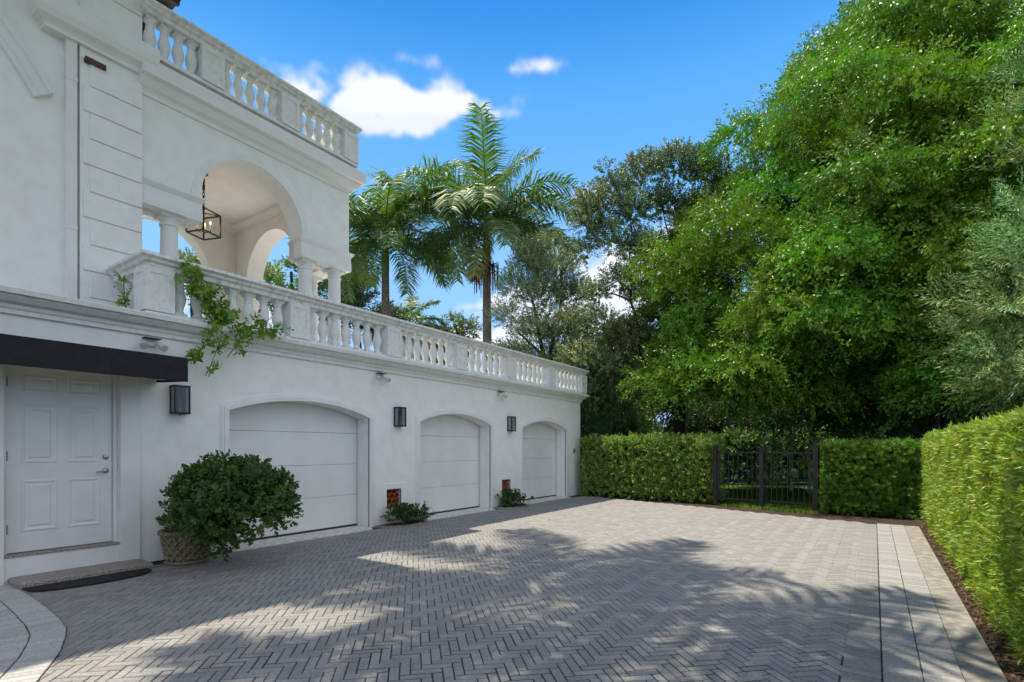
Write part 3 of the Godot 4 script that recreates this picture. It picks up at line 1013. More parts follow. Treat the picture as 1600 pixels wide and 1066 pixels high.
	# loggia cornice and its balustrade
	var lc := PackedVector2Array([Vector2(-0.1, 6.40), Vector2(0.03, 6.40), Vector2(0.035, 6.45), Vector2(0.05, 6.47), Vector2(0.10, 6.50), Vector2(0.14, 6.56), Vector2(0.155, 6.58), Vector2(0.16, 6.61), Vector2(0.225, 6.62), Vector2(0.235, 6.82), Vector2(0.12, 6.84), Vector2(0.12, 6.88), Vector2(-0.1, 6.88)])
	s = Shape.new()
	s.sweep([Vector3(XU, 0, -3.052), Vector3(XU, 0, -6.67), Vector3(-12.3, 0, -6.67)], lc, Vector3.UP)
	part("loggia_cornice", s, M.trim, house, true)
	var ux := -8.42
	var uz := [-3.99, -5.27, -6.55]
	var bals := []
	for j in 4:
		bals.append(Vector3(ux, 0, -3.10 - (j + 0.5) * 0.182))
	for b in 2:
		for j in 5:
			bals.append(Vector3(ux, 0, uz[b] - 0.165 - (j + 0.5) * 0.19))
	for j in 17:
		bals.append(Vector3(ux - 0.28 - j * 0.2, 0, -6.55))
	var posts := []
	for z in uz:
		posts.append([Vector3(ux, 0, z), [0]])
	balustrade(house, "short upper balustrade on the roof of the loggia", [Vector3(ux, 0, -3.07), Vector3(ux, 0, -6.55), Vector3(-12.2, 0, -6.55)], 6.875, 0.53, posts, bals)

# ------------------------------------------------------------------ things on and by the house
func lantern_box() -> Dictionary:
	var fr := Shape.new()
	var w := 0.085
	var h := 0.17
	var d := 0.13
	var r := 0.009
	for x in [0.012, d]:
		for z in [-w, w]:
			fr.box(Vector3(x - r, -h, z - r), Vector3(x + r, h, z + r))
	for y in [-h, h]:
		fr.box(Vector3(0, y - 0.011, -w - r - 0.002), Vector3(d + r + 0.002, y + 0.011, w + r + 0.002))
	fr.tube([Vector3(0.07, -h, 0), Vector3(0.07, -h - 0.03, 0)], [0.012, 0.006], 8)
	var bp := Shape.new()
	bp.box(Vector3(-0.005, -h + 0.01, -w + 0.01), Vector3(0.008, h - 0.01, w - 0.01))
	var gl := Shape.new()
	for z in [-w, w]:
		gl.box(Vector3(0.022, -h + 0.012, z - 0.002), Vector3(d - 0.01, h - 0.012, z + 0.002))
	var gf := Shape.new()
	gf.box(Vector3(d - 0.002, -h + 0.012, -w + 0.01), Vector3(d + 0.002, h - 0.012, w - 0.01))
	var ca := Shape.new()
	ca.lathe(Vector3(0.07, -h + 0.011, 0), [Vector2(0.02, 0), Vector2(0.02, 0.01), Vector2(0.011, 0.02), Vector2(0.011, 0.10), Vector2(0.006, 0.115), Vector2(0.014, 0.135), Vector2(0.012, 0.16), Vector2(0.0, 0.185)], 10)
	return {"frame": fr.mesh(), "back_plate": bp.mesh(), "side_glass": gl.mesh(), "front_glass": gf.mesh(), "bulb": ca.mesh()}

func build_fittings() -> void:
	var lb := lantern_box()
	var ll := ["black box wall lantern beside the awning and entry door", "black box wall lantern between the first and second garage doors", "black box wall lantern between the second and third garage doors"]
	for k in 3:
		var t := thing("wall_lantern", ll[k], "wall lantern", Vector3(XG, [2.02, 1.99, 2.0][k], [-3.10, -6.87, -10.53][k]), 0.0, "lanterns along the garage wall")
		part("frame", lb.frame, M.iron, t)
		part("back_plate", lb.back_plate, M.iron, t)
		part("side_glass", lb.side_glass, M.glass, t)
		part("front_glass", lb.front_glass, M.pane, t)
		part("bulb", lb.bulb, M.frost, t)
	var fl := ["white twin floodlight under the cornice above the awning's end", "white twin floodlight under the cornice above the lantern of the first and second garage doors", "white twin floodlight under the cornice above the lantern of the second and third garage doors"]
	for k in 3:
		var t := thing("floodlight", fl[k], "floodlight", Vector3(XG, 2.69, [-2.78, -6.42, -10.1][k]), 0.0, "floodlights under the cornice")
		var s := Shape.new()
		s.box(Vector3(-0.005, -0.03, -0.06), Vector3(0.04, 0.05, 0.06))
		part("base", s, M.frost, t)
		for e in [-1.0, 1.0]:
			s = Shape.new()
			s.tube([Vector3(0.03, 0.0, e * 0.05), Vector3(0.07, -0.01, e * 0.08), Vector3(0.09, -0.02, e * 0.09)], [0.012, 0.016, 0.03], 10)
			s.tube([Vector3(0.09, -0.02, e * 0.09), Vector3(0.15, -0.06, e * 0.11)], [0.034, 0.046], 14)
			part("lamp_head", s, M.frost, t)
			s = Shape.new()
			s.tube([Vector3(0.1502, -0.0602, e * 0.11), Vector3(0.156, -0.064, e * 0.112)], [0.04, 0.036], 14)
			part("lens", s, M.glass, t)
		s = Shape.new()
		s.box(Vector3(0.02, 0.05, -0.09), Vector3(0.12, 0.06, 0.09))
		part("sensor_hood", s, M.timber, t)
	# awning over the entry door: sloped canvas top, hanging front, open below
	var aw := thing("awning", "black canvas awning with a hanging front valance over the entry door", "awning", Vector3(XG, 2.2, -2.0))
	var s := Shape.new()
	var xa := -6.53
	var z0 := -0.75
	var z1 := -2.86
	s.prism(PackedVector2Array([Vector2(XG + 0.005, 2.56), Vector2(XG + 0.005, 2.545), Vector2(xa - 0.01, 2.43), Vector2(xa + 0.004, 2.445)]), Vector3(0, 0, z1), Vector3(1, 0, 0), Vector3.UP, Vector3(0, 0, z0 - z1))
	part("canopy", s, M.canvas, aw, true)
	s = Shape.new()
	var n := 40
	var va := []
	for k in n + 1:
		var z := lerpf(z0, z1, float(k) / n)
		va.append([Vector3(xa + 0.002, 2.444, z), Vector3(xa + 0.006 + 0.007 * sin(k * 1.7) * sin(k * 0.43), 2.30, z), Vector3(xa + 0.004 + 0.010 * sin(k * 1.7 + 0.4) * sin(k * 0.43), 2.172 + 0.004 * sin(k * 0.9), z)])
	for k in n:
		for r in 2:
			s.quad(va[k][r], va[k + 1][r], va[k + 1][r + 1], va[k][r + 1], Vector3.RIGHT)
			var q := Vector3(-0.006, 0, 0)
			s.quad(va[k][r] + q, va[k + 1][r] + q, va[k + 1][r + 1] + q, va[k][r + 1] + q, Vector3.LEFT)
	s.box(Vector3(xa - 0.004, 2.168, z1 + 0.001), Vector3(xa + 0.004, 2.178, z0))
	part("valance", s, M.canvas, aw, true)
	for z in [z0, z1]:
		s = Shape.new()
		s.prism(PackedVector2Array([Vector2(XG + 0.003, 2.54), Vector2(XG + 0.003, 2.22), Vector2(xa, 2.172), Vector2(xa, 2.43)]), Vector3(0, 0, z - 0.004), Vector3(1, 0, 0), Vector3.UP, Vector3(0, 0, 0.006))
		part("end_flap", s, M.canvas, aw, true)
	for z in [z0 - 0.03, z1 + 0.03]:
		s = Shape.new()
		s.tube([Vector3(XG, 2.26, z), Vector3(xa - 0.02, 2.20, z), Vector3(xa - 0.02, 2.42, z), Vector3(XG, 2.53, z)], [0.012, 0.012, 0.012, 0.012], 8)
		part("frame_tube", s, M.frost, aw, true)
	s = Shape.new()
	s.tube([Vector3(xa - 0.02, 2.20, z0 - 0.03), Vector3(xa - 0.02, 2.20, z1 + 0.03)], [0.012, 0.012], 8)
	part("frame_tube", s, M.frost, aw, true)
	# iron lantern hung in the loggia
	var hl := thing("hanging_lantern", "open black iron cage lantern with candle bulbs hanging in the loggia arch", "hanging lantern", Vector3(-10.15, 5.33, -4.72))
	s = Shape.new()
	var a := 0.19
	var h := 0.40
	var rr := 0.011
	for x in [-a, a]:
		for z in [-a, a]:
			s.box(Vector3(x - rr, 0, z - rr), Vector3(x + rr, h, z + rr))
	for y in [0.0, h]:
		for e in [-a, a]:
			s.box(Vector3(-a, y - rr, e - rr), Vector3(a, y + rr, e + rr))
			s.box(Vector3(e - rr, y - rr, -a), Vector3(e + rr, y + rr, a))
	for d in [Vector3(a, h, a), Vector3(-a, h, a)]:
		s.tube([d, Vector3(-d.x, h, -d.z)], [0.009, 0.009], 6)
	var cage := part("cage", s, M.iron, hl)
	cage.rotation.y = 0.35
	s = Shape.new()
	s.tube([Vector3(0, h, 0), Vector3(0, 0.08, 0)], [0.009, 0.009], 8)
	for k in 4:
		var d := Vector3(cos(k * PI / 2 + 0.6), 0, sin(k * PI / 2 + 0.6))
		s.tube([Vector3(0, 0.07, 0), d * 0.05 + Vector3(0, 0.045, 0), d * 0.10 + Vector3(0, 0.06, 0), d * 0.11 + Vector3(0, 0.10, 0)], [0.007, 0.007, 0.007, 0.016], 6)
	part("candle_arms", s, M.iron, hl)
	for k in 4:
		var d := Vector3(cos(k * PI / 2 + 0.6), 0, sin(k * PI / 2 + 0.6)) * 0.11
		s = Shape.new()
		s.tube([d + Vector3(0, 0.10, 0), d + Vector3(0, 0.20, 0)], [0.012, 0.012], 8)
		part("candle", s, M.ceiling, hl)
		s = Shape.new()
		s.lathe(d + Vector3(0, 0.20, 0), [Vector2(0.008, 0), Vector2(0.017, 0.02), Vector2(0.013, 0.045), Vector2(0.0, 0.075)], 10)
		part("bulb", s, M.bulb, hl)
		var l := OmniLight3D.new()
		l.name = "bulb_light"
		l.position = hl.position + d + Vector3(0, 0.225, 0)
		l.light_energy = 0.02
		l.light_color = Color(1.0, 0.8, 0.55)
		l.light_size = 0.01
		l.omni_range = 12.0
		l.omni_attenuation = 2.0
		l.shadow_enabled = true
		add_child(l, true)
	s = Shape.new()
	var cy := h
	for k in 11:
		var c := Vector3(0, h + 0.035 + k * 0.062, 0)
		var ring := []
		for q in 9:
			var t := TAU * q / 8
			ring.append(c + (Vector3(sin(t) * 0.02, cos(t) * 0.04, 0) if k % 2 == 0 else Vector3(0, cos(t) * 0.04, sin(t) * 0.02)))
		s.tube(ring, [0.007, 0.007, 0.007, 0.007, 0.007, 0.007, 0.007, 0.007, 0.007], 5, false)
		for e in [-1.0, 1.0]:
			if k % 3 == 1 or k > 7:
				s.tube([c + Vector3(0, 0.03, 0), c + Vector3(e * 0.035, 0.0, e * 0.02), c + Vector3(e * 0.03, -0.04, -e * 0.01)], [0.012, 0.02, 0.005], 5)
	part("chain", s, M.iron, hl)
	s = Shape.new()
	s.lathe(Vector3(0, 1.129 - 0.06, 0), [Vector2(0.012, 0), Vector2(0.06, 0.03), Vector2(0.075, 0.055), Vector2(0.075, 0.062)], 16)
	part("ceiling_rose", s, M.iron, hl)
	# step, mat
	s = Shape.new()
	s.block(Transform3D(Basis(), Vector3(-7.135, 0.0, -2.08)), Vector3(0.205, 0.072, 0.585), 0.02)
	tag(part("door_step", s, M.stone, self), "pitted coral stone step below the white entry door", "step")
	s = Shape.new()
	var mo := PackedVector2Array([Vector2(-6.925, -2.60), Vector2(-6.925, -1.52)])
	for k in 17:
		var t := PI * k / 16
		mo.append(Vector2(-6.88 + 0.31 * pow(sin(t), 0.7), -2.06 + 0.54 * cos(t)))
	s.prism(mo, Vector3(0, 0.006, 0), Vector3(1, 0, 0), Vector3(0, 0, 1), Vector3(0, 0.014, 0))
	tag(part("door_mat", s, M.matting, self), "half-round black door mat on the pavers before the stone step", "door mat")
	# basket-weave pot
	var pot := thing("flower_pot", "weathered basket-weave clay pot with braided rim under the round bush", "flower pot", Vector3(-7.0, 0.002, -3.06))
	s = Shape.new()
	s.lathe(Vector3.ZERO, [Vector2(0.0, 0.03), Vector2(0.2, 0.03), Vector2(0.205, 0.05), Vector2(0.225, 0.13), Vector2(0.25, 0.26), Vector2(0.268, 0.36), Vector2(0.28, 0.38), Vector2(0.245, 0.38), Vector2(0.235, 0.34), Vector2(0.0, 0.34)], 40)
	part("body", s, M.pot, pot)
	s = Shape.new()
	s.lathe(Vector3.ZERO, [Vector2(0.0, 0.0), Vector2(0.235, 0.0), Vector2(0.245, 0.015), Vector2(0.235, 0.034), Vector2(0.2, 0.036)], 40)
	part("saucer", s, M.pot, pot)
	for dirn in [-1.0, 1.0]:
		s = Shape.new()
		for k in 16:
			var pa := []
			var ra := []
			for q in 8:
				var f := q / 7.0
				var an: float = TAU * (k + dirn * f * 2.6) / 16.0
				var rad: float = 0.212 + 0.055 * f + 0.006 * sin(PI * (f * 5.2 + k) * 1.0) * dirn
				pa.append(Vector3(cos(an) * rad, 0.055 + f * 0.29, sin(an) * rad))
				ra.append(0.02)
			s.tube(pa, ra, 6)
		part("weave", s, M.pot, pot)
	s = Shape.new()
	for k in 2:
		var pa := []
		var ra := []
		for q in 97:
			var an := TAU * q / 96
			var ph := an * 22.0 + k * PI
			pa.append(Vector3(cos(an) * (0.283 + 0.012 * cos(ph)), 0.378 + 0.014 * sin(ph), sin(an) * (0.283 + 0.012 * cos(ph))))
			ra.append(0.017)
		s.tube(pa, ra, 6, false)
	part("braided_rim", s, M.pot, pot)
	s = Shape.new()
	s.lathe(Vector3.ZERO, [Vector2(0.0, 0.352), Vector2(0.236, 0.346)], 24)
	part("potting_soil", s, M.soil, pot)

# ------------------------------------------------------------------ gate and fence
func build_gate() -> void:
	var g := thing("gate", "black iron double gate of upright bars between the two far hedges", "gate", Vector3(-2.2, 0, -13.6))
	var a := Vector3(-3.30, 0, -13.82)
	var b := Vector3(-1.06, 0, -13.38)
	var dir := (b - a).normalized()
	var ang := atan2(-dir.z, dir.x)
	var bs := Basis(Vector3.UP, ang)
	var L := a.distance_to(b)
	for q in [[0.0, 0.045, 1.46], [L, 0.055, 1.56], [L * 0.492, 0.04, 1.40]]:
		var s := Shape.new()
		s.obox(Transform3D(bs, a + dir * q[0] + Vector3(0, q[2] * 0.5, 0)), Vector3(q[1], q[2] * 0.5, 0.05))
		s.obox(Transform3D(bs, a + dir * q[0] + Vector3(0, q[2] + 0.012, 0)), Vector3(q[1] + 0.012, 0.012, 0.062))
		part("post", s, M.gate, g, true)
	for half in 2:
		var f0: float = [0.06, L * 0.492 + 0.055][half]
		var f1: float = [L * 0.492 - 0.055, L - 0.065][half]
		for y in [0.16, 1.30]:
			var s := Shape.new()
			s.obox(Transform3D(bs, a + dir * (f0 + f1) * 0.5 + Vector3(0, y, 0)), Vector3((f1 - f0) * 0.5, 0.016, 0.014))
			part("rail", s, M.gate, g, true)
		for k in 9:
			var f := lerpf(f0 + 0.05, f1 - 0.05, k / 8.0)
			var s := Shape.new()
			s.obox(Transform3D(bs, a + dir * f + Vector3(0, 0.72, 0)), Vector3(0.008, 0.62, 0.008))
			s.tube([a + dir * f + Vector3(0, 1.34, 0), a + dir * f + Vector3(0, 1.40, 0)], [0.011, 0.002], 4)
			part("bar", s, M.gate, g, true)
	var fe := thing("fence", "short run of black iron fence between the garage corner and the hedge", "fence", Vector3(-7.2, 0, -14.9))
	for k in 8:
		var s := Shape.new()
		s.box(Vector3(-7.62 + k * 0.1, 0, -14.9), Vector3(-7.605 + k * 0.1, 1.35, -14.885))
		part("bar", s, M.gate, fe, true)
	for y in [0.15, 1.25]:
		var s := Shape.new()
		s.box(Vector3(-7.7, y, -14.905), Vector3(-6.85, y + 0.03, -14.88))
		part("rail", s, M.gate, fe, true)

# ------------------------------------------------------------------ plants
# a point of the place, read off along the view (across, up, metres away)
func at(u: float, v: float, d: float) -> Vector3:
	var k := (u - 800.0) / 820.0
	return Vector3(d * (-0.56806 + k * 0.82299), 1.4 + d * (701.0 - v) / 820.0, d * (-0.82299 - k * 0.56806))

func twig(n: int, length: float, ll: float, lw: float, spread: float, droop: float, fold := 0.25) -> ArrayMesh:
	var s := Shape.new()
	for i in n:
		var t := (i + 0.6) / n
		var a := i * 2.4 + rf(-0.4, 0.4)
		var o := Vector3(cos(a), 0, sin(a))
		var b := Vector3(rf(-0.15, 0.15) * length * t, t * length, rf(-0.15, 0.15) * length * t)
		var sp := lerpf(spread, spread * 0.45, t)
		var d := (o * sp + Vector3.UP * (1.0 - sp) + Vector3.DOWN * droop + dirv() * 0.18).normalized()
		var side := d.cross(Vector3.UP + o * 0.2).normalized()
		side = (side + d.cross(side) * rf(-0.5, 0.5)).normalized()
		var n2 := side.cross(d).normalized()
		if n2.y < 0: n2 = -n2
		var l := ll * rf(0.75, 1.2)
		var g := rf(0.78, 1.2)
		s.col = Color(g, g, g)
		s.leaf(b, b + d * l, side * (lw * 0.5 * l / ll), n2, fold)
	return s.mesh()

func basis_to(y: Vector3) -> Basis:
	var x := y.cross(dirv()).normalized()
	return Basis(x, y, x.cross(y))

func tone(c: Color, spread: float, yellow := 0.0) -> Color:
	var g := rf(1.0 - spread, 1.0 + spread)
	var w := rf(-0.5, 1.0) * yellow
	return Color(c.r * g * (1.0 + w), c.g * g, c.b * g * (1.0 - w * 0.4))

# twigs through a set of clumps: [centre, radii]
func foliage(called: String, parent: Node3D, clumps: Array, density: float, mesh: Mesh, m: Material, base: Color, up: float, middle: Vector3, size := 1.0, vary := 0.22, yellow := 0.25, fill := 0.4) -> void:
	var where := []
	var tint := []
	for c in clumps:
		var p: Vector3 = c[0]
		var r: Vector3 = c[1]
		var n := int(density * (r.x * r.y + r.y * r.z + r.x * r.z) / 3.0)
		var ct := tone(base, vary * 0.6, yellow)
		for i in n:
			var d := dirv()
			if d.y < -0.2 and rng.randf() < 0.45:
				d.y = -d.y
			var q := p + d * r * pow(rng.randf(), fill)
			var y := (d * 0.8 + (q - middle).normalized() * 0.5 + Vector3.UP * up + dirv() * 0.45).normalized()
			var k := size * rf(0.75, 1.25)
			where.append(Transform3D(basis_to(y).scaled(Vector3(k, k, k)), q))
			tint.append(tone(ct, vary, yellow))
	scatter(called, mesh, m, where, tint, parent)

func limb(a: Vector3, b: Vector3, ra: float, rb: float, sag: float, n := 6) -> Shape:
	var s := Shape.new()
	var pts := []
	var rad := []
	for i in n + 1:
		var t := float(i) / n
		var p := a.lerp(b, t) + Vector3(0, sag * sin(PI * t), 0)
		if i > 0 and i < n:
			p += dirv() * a.distance_to(b) * 0.025
		pts.append(p)
		rad.append(lerpf(ra, rb, pow(t, 0.7)))
	s.tube(pts, rad, 8)
	return s

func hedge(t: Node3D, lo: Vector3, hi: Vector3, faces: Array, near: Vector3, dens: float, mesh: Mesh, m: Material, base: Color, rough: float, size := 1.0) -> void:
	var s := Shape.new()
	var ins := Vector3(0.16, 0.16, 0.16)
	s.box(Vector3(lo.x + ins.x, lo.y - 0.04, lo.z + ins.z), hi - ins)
	part("stems", s, M.core, t, true)  # added solid box, dark for the hedge's shaded inside, blocks see-through
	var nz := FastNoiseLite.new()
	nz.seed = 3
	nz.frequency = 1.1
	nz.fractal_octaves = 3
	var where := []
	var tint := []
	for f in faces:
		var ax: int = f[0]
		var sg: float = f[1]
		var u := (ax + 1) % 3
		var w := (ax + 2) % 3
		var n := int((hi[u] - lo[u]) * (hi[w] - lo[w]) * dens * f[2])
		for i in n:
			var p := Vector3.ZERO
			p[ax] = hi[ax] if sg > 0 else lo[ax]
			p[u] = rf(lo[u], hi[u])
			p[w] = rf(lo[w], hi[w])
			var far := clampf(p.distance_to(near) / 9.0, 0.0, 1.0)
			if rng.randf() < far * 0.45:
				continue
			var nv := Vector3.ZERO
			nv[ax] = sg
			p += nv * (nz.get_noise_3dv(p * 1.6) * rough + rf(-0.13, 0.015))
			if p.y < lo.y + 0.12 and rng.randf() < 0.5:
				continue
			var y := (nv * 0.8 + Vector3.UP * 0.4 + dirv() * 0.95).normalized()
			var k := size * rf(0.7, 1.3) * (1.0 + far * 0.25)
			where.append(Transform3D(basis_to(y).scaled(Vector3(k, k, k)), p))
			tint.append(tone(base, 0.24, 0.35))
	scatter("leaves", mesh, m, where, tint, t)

func build_hedges() -> void:
	rng.seed = 31
	var needle := twig(22, 0.055, 0.043, 0.0095, 0.9, 0.0, 0.1)
	var oval := twig(11, 0.14, 0.055, 0.028, 0.8, 0.0)
	var near := Vector3(0.8, 1.0, -3.0)
	var h := thing("hedge", "tall sunlit yellow-green clipped hedge running along the pale border strip on the right", "hedge", Vector3(1.4, 0, -6.0), 0.0, "clipped hedges around the drive")
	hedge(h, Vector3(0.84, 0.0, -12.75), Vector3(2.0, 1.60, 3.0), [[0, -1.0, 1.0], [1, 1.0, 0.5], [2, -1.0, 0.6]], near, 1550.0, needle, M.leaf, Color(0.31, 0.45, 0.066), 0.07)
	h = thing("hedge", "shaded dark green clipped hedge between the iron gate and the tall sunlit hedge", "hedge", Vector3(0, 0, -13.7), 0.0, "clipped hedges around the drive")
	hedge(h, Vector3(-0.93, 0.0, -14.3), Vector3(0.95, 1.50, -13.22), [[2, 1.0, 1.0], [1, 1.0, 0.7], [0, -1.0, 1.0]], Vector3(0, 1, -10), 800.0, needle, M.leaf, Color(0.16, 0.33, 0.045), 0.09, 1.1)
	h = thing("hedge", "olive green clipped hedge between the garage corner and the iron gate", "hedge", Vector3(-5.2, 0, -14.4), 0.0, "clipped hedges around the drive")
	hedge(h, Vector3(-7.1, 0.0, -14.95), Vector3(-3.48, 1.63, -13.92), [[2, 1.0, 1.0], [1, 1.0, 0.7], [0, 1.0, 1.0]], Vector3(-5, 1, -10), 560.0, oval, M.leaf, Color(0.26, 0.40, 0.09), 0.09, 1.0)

# ---- palms
func frond_mesh(e0: float, bend: float, L: float, dry: float, airy := false) -> ArrayMesh:
	var s := Shape.new()
	var n := 22
	var pts := [Vector3.ZERO]
	var tan_ := []
	for i in n + 1:
		var t := float(i) / n
		var e := e0 - bend * pow(t, 1.25)
		var d := Vector3(cos(e), sin(e), 0)
		tan_.append(d)
		if i < n:
			pts.append(pts[i] + d * (L / n))
	var rad := []
	for i in n + 1:
		rad.append(lerpf(0.035, 0.005, float(i) / n))
	s.col = Color(0.20, 0.25, 0.07).lerp(Color(0.30, 0.22, 0.1), dry)
	s.tube(pts, rad, 5, false)
	var green := Color(0.14, 0.25, 0.065).lerp(Color(0.34, 0.27, 0.10), dry)
	var m := 72 if airy else 84
	for k in m:
		var t := lerpf(0.12, 0.995, float(k) / (m - 1))
		var fi := t * n
		var i := mini(int(fi), n - 1)
		var p: Vector3 = pts[i].lerp(pts[i + 1], fi - i)
		var tg: Vector3 = tan_[i]
		var nrm := Vector3(-tg.y, tg.x, 0)
		for sd in [-1.0, 1.0]:
			var l := (0.95 * pow(sin(PI * clampf(0.16 + t * 0.74, 0, 1)), 0.8) + 0.06) * rf(0.85, 1.1) * L / 3.5
			var d := (tg * rf(0.45, 0.65) + Vector3(0, 0, sd) * 0.8 + nrm * rf(-0.35, 0.5)).normalized()
			var q := p + d * l * 0.45
			var d2 := (d + Vector3.DOWN * rf(0.35, 0.85)).normalized()
			var r := q + d2 * l * 0.55
			var wv := d.cross(nrm).normalized() * 0.5 + nrm * rf(-0.3, 0.3)
			wv = wv.normalized() * (0.027 if airy else 0.030)
			var fn := wv.cross(d).normalized()
			if fn.y < 0: fn = -fn
			var f2 := wv.cross(d2).normalized()
			if f2.y < 0: f2 = -f2
			var g := rf(0.75, 1.25)
			s.col = Color(green.r * g * rf(0.9, 1.2), green.g * g, green.b * g)
			s.quad4(p - wv * 0.6, p + wv * 0.6, q + wv, q - wv, fn, fn, (fn + f2).normalized(), (fn + f2).normalized())
			s.tri(q - wv, q + wv, r, f2)
	return s.mesh()

var fronds := {}
func frond_kind(e: float, L: float, dry := 0.0, airy := false) -> ArrayMesh:
	var key := "%d %.1f %.1f %s" % [roundi(e / 15.0), L, dry, airy]
	if not fronds.has(key):
		fronds[key] = frond_mesh(deg_to_rad(roundi(e / 15.0) * 15.0), deg_to_rad(58.0 if e > 58 else 96.0 if e > 20 else 66.0), L, dry, airy)
	return fronds[key]

func palm(label: String, base: Vector3, top: Vector3, ctrl: Vector3, r0: float, shaft: float, L: float, list: Array, group: String, seeds := true, airy := false) -> Node3D:
	var t := thing("palm_tree", label, "palm tree", base, 0.0, group)
	var pts := []
	var rad := []
	for i in 15:
		var f := i / 14.0
		pts.append(base.lerp(ctrl, f).lerp(ctrl.lerp(top, f), f))
		rad.append(r0 * (1.15 - 0.35 * f + 0.25 * exp(-f * 14.0)))
	var s := Shape.new()
	s.tube(pts, rad, 16)
	part("trunk", s, M.palm_bark, t, true)
	s = Shape.new()
	for i in 46:
		var f := (i + 0.5) / 46.0
		var p := base.lerp(ctrl, f).lerp(ctrl.lerp(top, f), f)
		var d := (ctrl - base).lerp(top - ctrl, f).normalized()
		var r := r0 * (1.15 - 0.35 * f + 0.25 * exp(-f * 14.0)) + 0.004
		s.tube([p - d * 0.012, p + d * 0.012], [r, r], 14, false)
	part("leaf_scars", s, M.palm_ring, t, true)
	var up := (top - ctrl).normalized()
	s = Shape.new()
	s.tube([top - up * 0.05, top + up * shaft * 0.35, top + up * shaft * 0.8, top + up * (shaft + 0.25)], [r0 * 0.9, r0 * 0.88, r0 * 0.6, r0 * 0.2], 14)
	part("crown_shaft", s, M.shaft, t, true)
	var hub := top + up * shaft * 0.92
	for q in list:
		var o := part("frond", frond_kind(q[1], L, q[2] if q.size() > 2 else 0.0, airy), M.frond, t)
		# azimuth 0 = across to the right of the drive's view, 90 = away from it
		o.position = hub - base + up * (0.12 if q[1] > 40 else 0.0) * shaft
		o.rotation.y = deg_to_rad(q[0] + 34.6 + rf(-6, 6))
		o.rotation.z = deg_to_rad(rf(-5, 5))
		var k := rf(0.92, 1.06)
		if q[1] < 15: k *= 0.82
		if q[1] > 80: k *= 0.52
		o.scale = Vector3(k, k, k)
	if seeds:
		s = Shape.new()
		for k in 70:
			var d := Vector3(rf(-1, 1), rf(-0.3, 0.3), rf(-1, 1)).normalized()
			var a := top + d * r0 * 0.8
			var b := a + d * rf(0.2, 0.55) + Vector3.DOWN * rf(0.0, 0.25)
			s.tube([a, b, b + Vector3.DOWN * rf(0.4, 1.0)], [0.02, 0.017, 0.014], 4, false)
		part("flower_stalks", s, M.seed, t, true)
	return t

func build_palms() -> void:
	rng.seed = 41
	var full := [[150, 66], [28, 70], [120, 72], [62, 74], [8, 40], [174, 42], [330, 36], [208, 24], [352, 8], [188, -4], [250, 34], [292, 2], [262, -26, 0.5], [60, 46], [120, 32], [30, 18], [150, 8], [232, -30], [312, -22], [100, 0], [275, 55], [50, 26], [135, 48], [225, 44], [315, 12], [340, 52], [195, 50], [270, 28]]
	var p1 := at(764, 760, 22.0)
	p1.y = 0.0
	palm("taller royal palm with feathery crown rising above the middle of the terrace balustrade", p1, Vector3(p1.x - 0.12, 9.1, p1.z), Vector3(p1.x - 0.1, 5.0, p1.z), 0.20, 1.75, 4.5, full, "royal palms behind the terrace")
	var p2 := at(602, 760, 22.0)
	p2.y = 0.0
	var other := [[20, 78], [62, 62], [160, 50], [5, 44], [185, 25], [335, 24], [215, 10], [350, -8], [195, -18], [250, 30], [290, -6], [265, -32], [60, 40], [120, 26], [35, 8], [150, -4], [230, -34], [315, -30], [285, 46], [50, 8], [130, 44], [220, 36], [310, 10], [340, 50], [190, 44], [265, 8], [110, 70]]
	palm("lower royal palm beside the loggia corner, left of the taller palm", p2, Vector3(p2.x, 8.9, p2.z), Vector3(p2.x + 0.05, 4.5, p2.z), 0.19, 1.5, 4.4, other, "royal palms behind the terrace", false)
	var p3 := at(640, 760, 30.0)
	p3.y = 0.0
	palm("small far palm whose frond tips show just above the balustrade between two royal palms", p3, Vector3(p3.x, 8.0, p3.z), Vector3(p3.x, 4.0, p3.z), 0.14, 0.6, 2.4, [[20, 60], [160, 55], [90, 70], [0, 25], [180, 25], [300, 30], [240, 30], [40, 10], [140, 10]], "", false)
	# tall palms that lean over the near end of the drive and shade it
	var s := flat_poly(PackedVector2Array([Vector2(-6.6, 3.4), Vector2(-2.2, 3.4), Vector2(-2.0, 7.0), Vector2(-6.6, 7.0)]), 0.03, 0.1)
	struct("palm_bed_soil", s, M.soil)
	var crowns := [[Vector3(-7.6, 12.4, -4.6), Vector3(-5.8, 0, 4.2)], [Vector3(-5.1, 10.0, -3.5), Vector3(-4.3, 0, 4.0)], [Vector3(-4.9, 9.4, -1.1), Vector3(-5.2, 0, 5.4)]]
	var names := ["leaning palm over the drive, the one reaching farthest above the loggia", "leaning palm over the drive, the one farthest from the house", "leaning palm over the drive, rearmost of its clump by the walk"]
	for k in crowns.size():
		var top: Vector3 = crowns[k][0]
		var base: Vector3 = crowns[k][1]
		palm(names[k], base, top, Vector3(lerpf(base.x, top.x, 0.15), top.y * 0.62, lerpf(base.z, top.z, 0.12)), 0.15, 0.5, 3.2, [[150, 40], [40, 42], [350, 28], [205, 24], [300, 36], [95, 30]] if k == 0 else [[150, 46], [20, 48], [335, 30], [200, 28], [285, 40], [75, 34], [110, 30]] if k == 1 else [[150, 50], [28, 52], [350, 34], [200, 30], [300, 42], [100, 34], [60, 30], [255, 30]], "leaning palms over the drive", false, true)

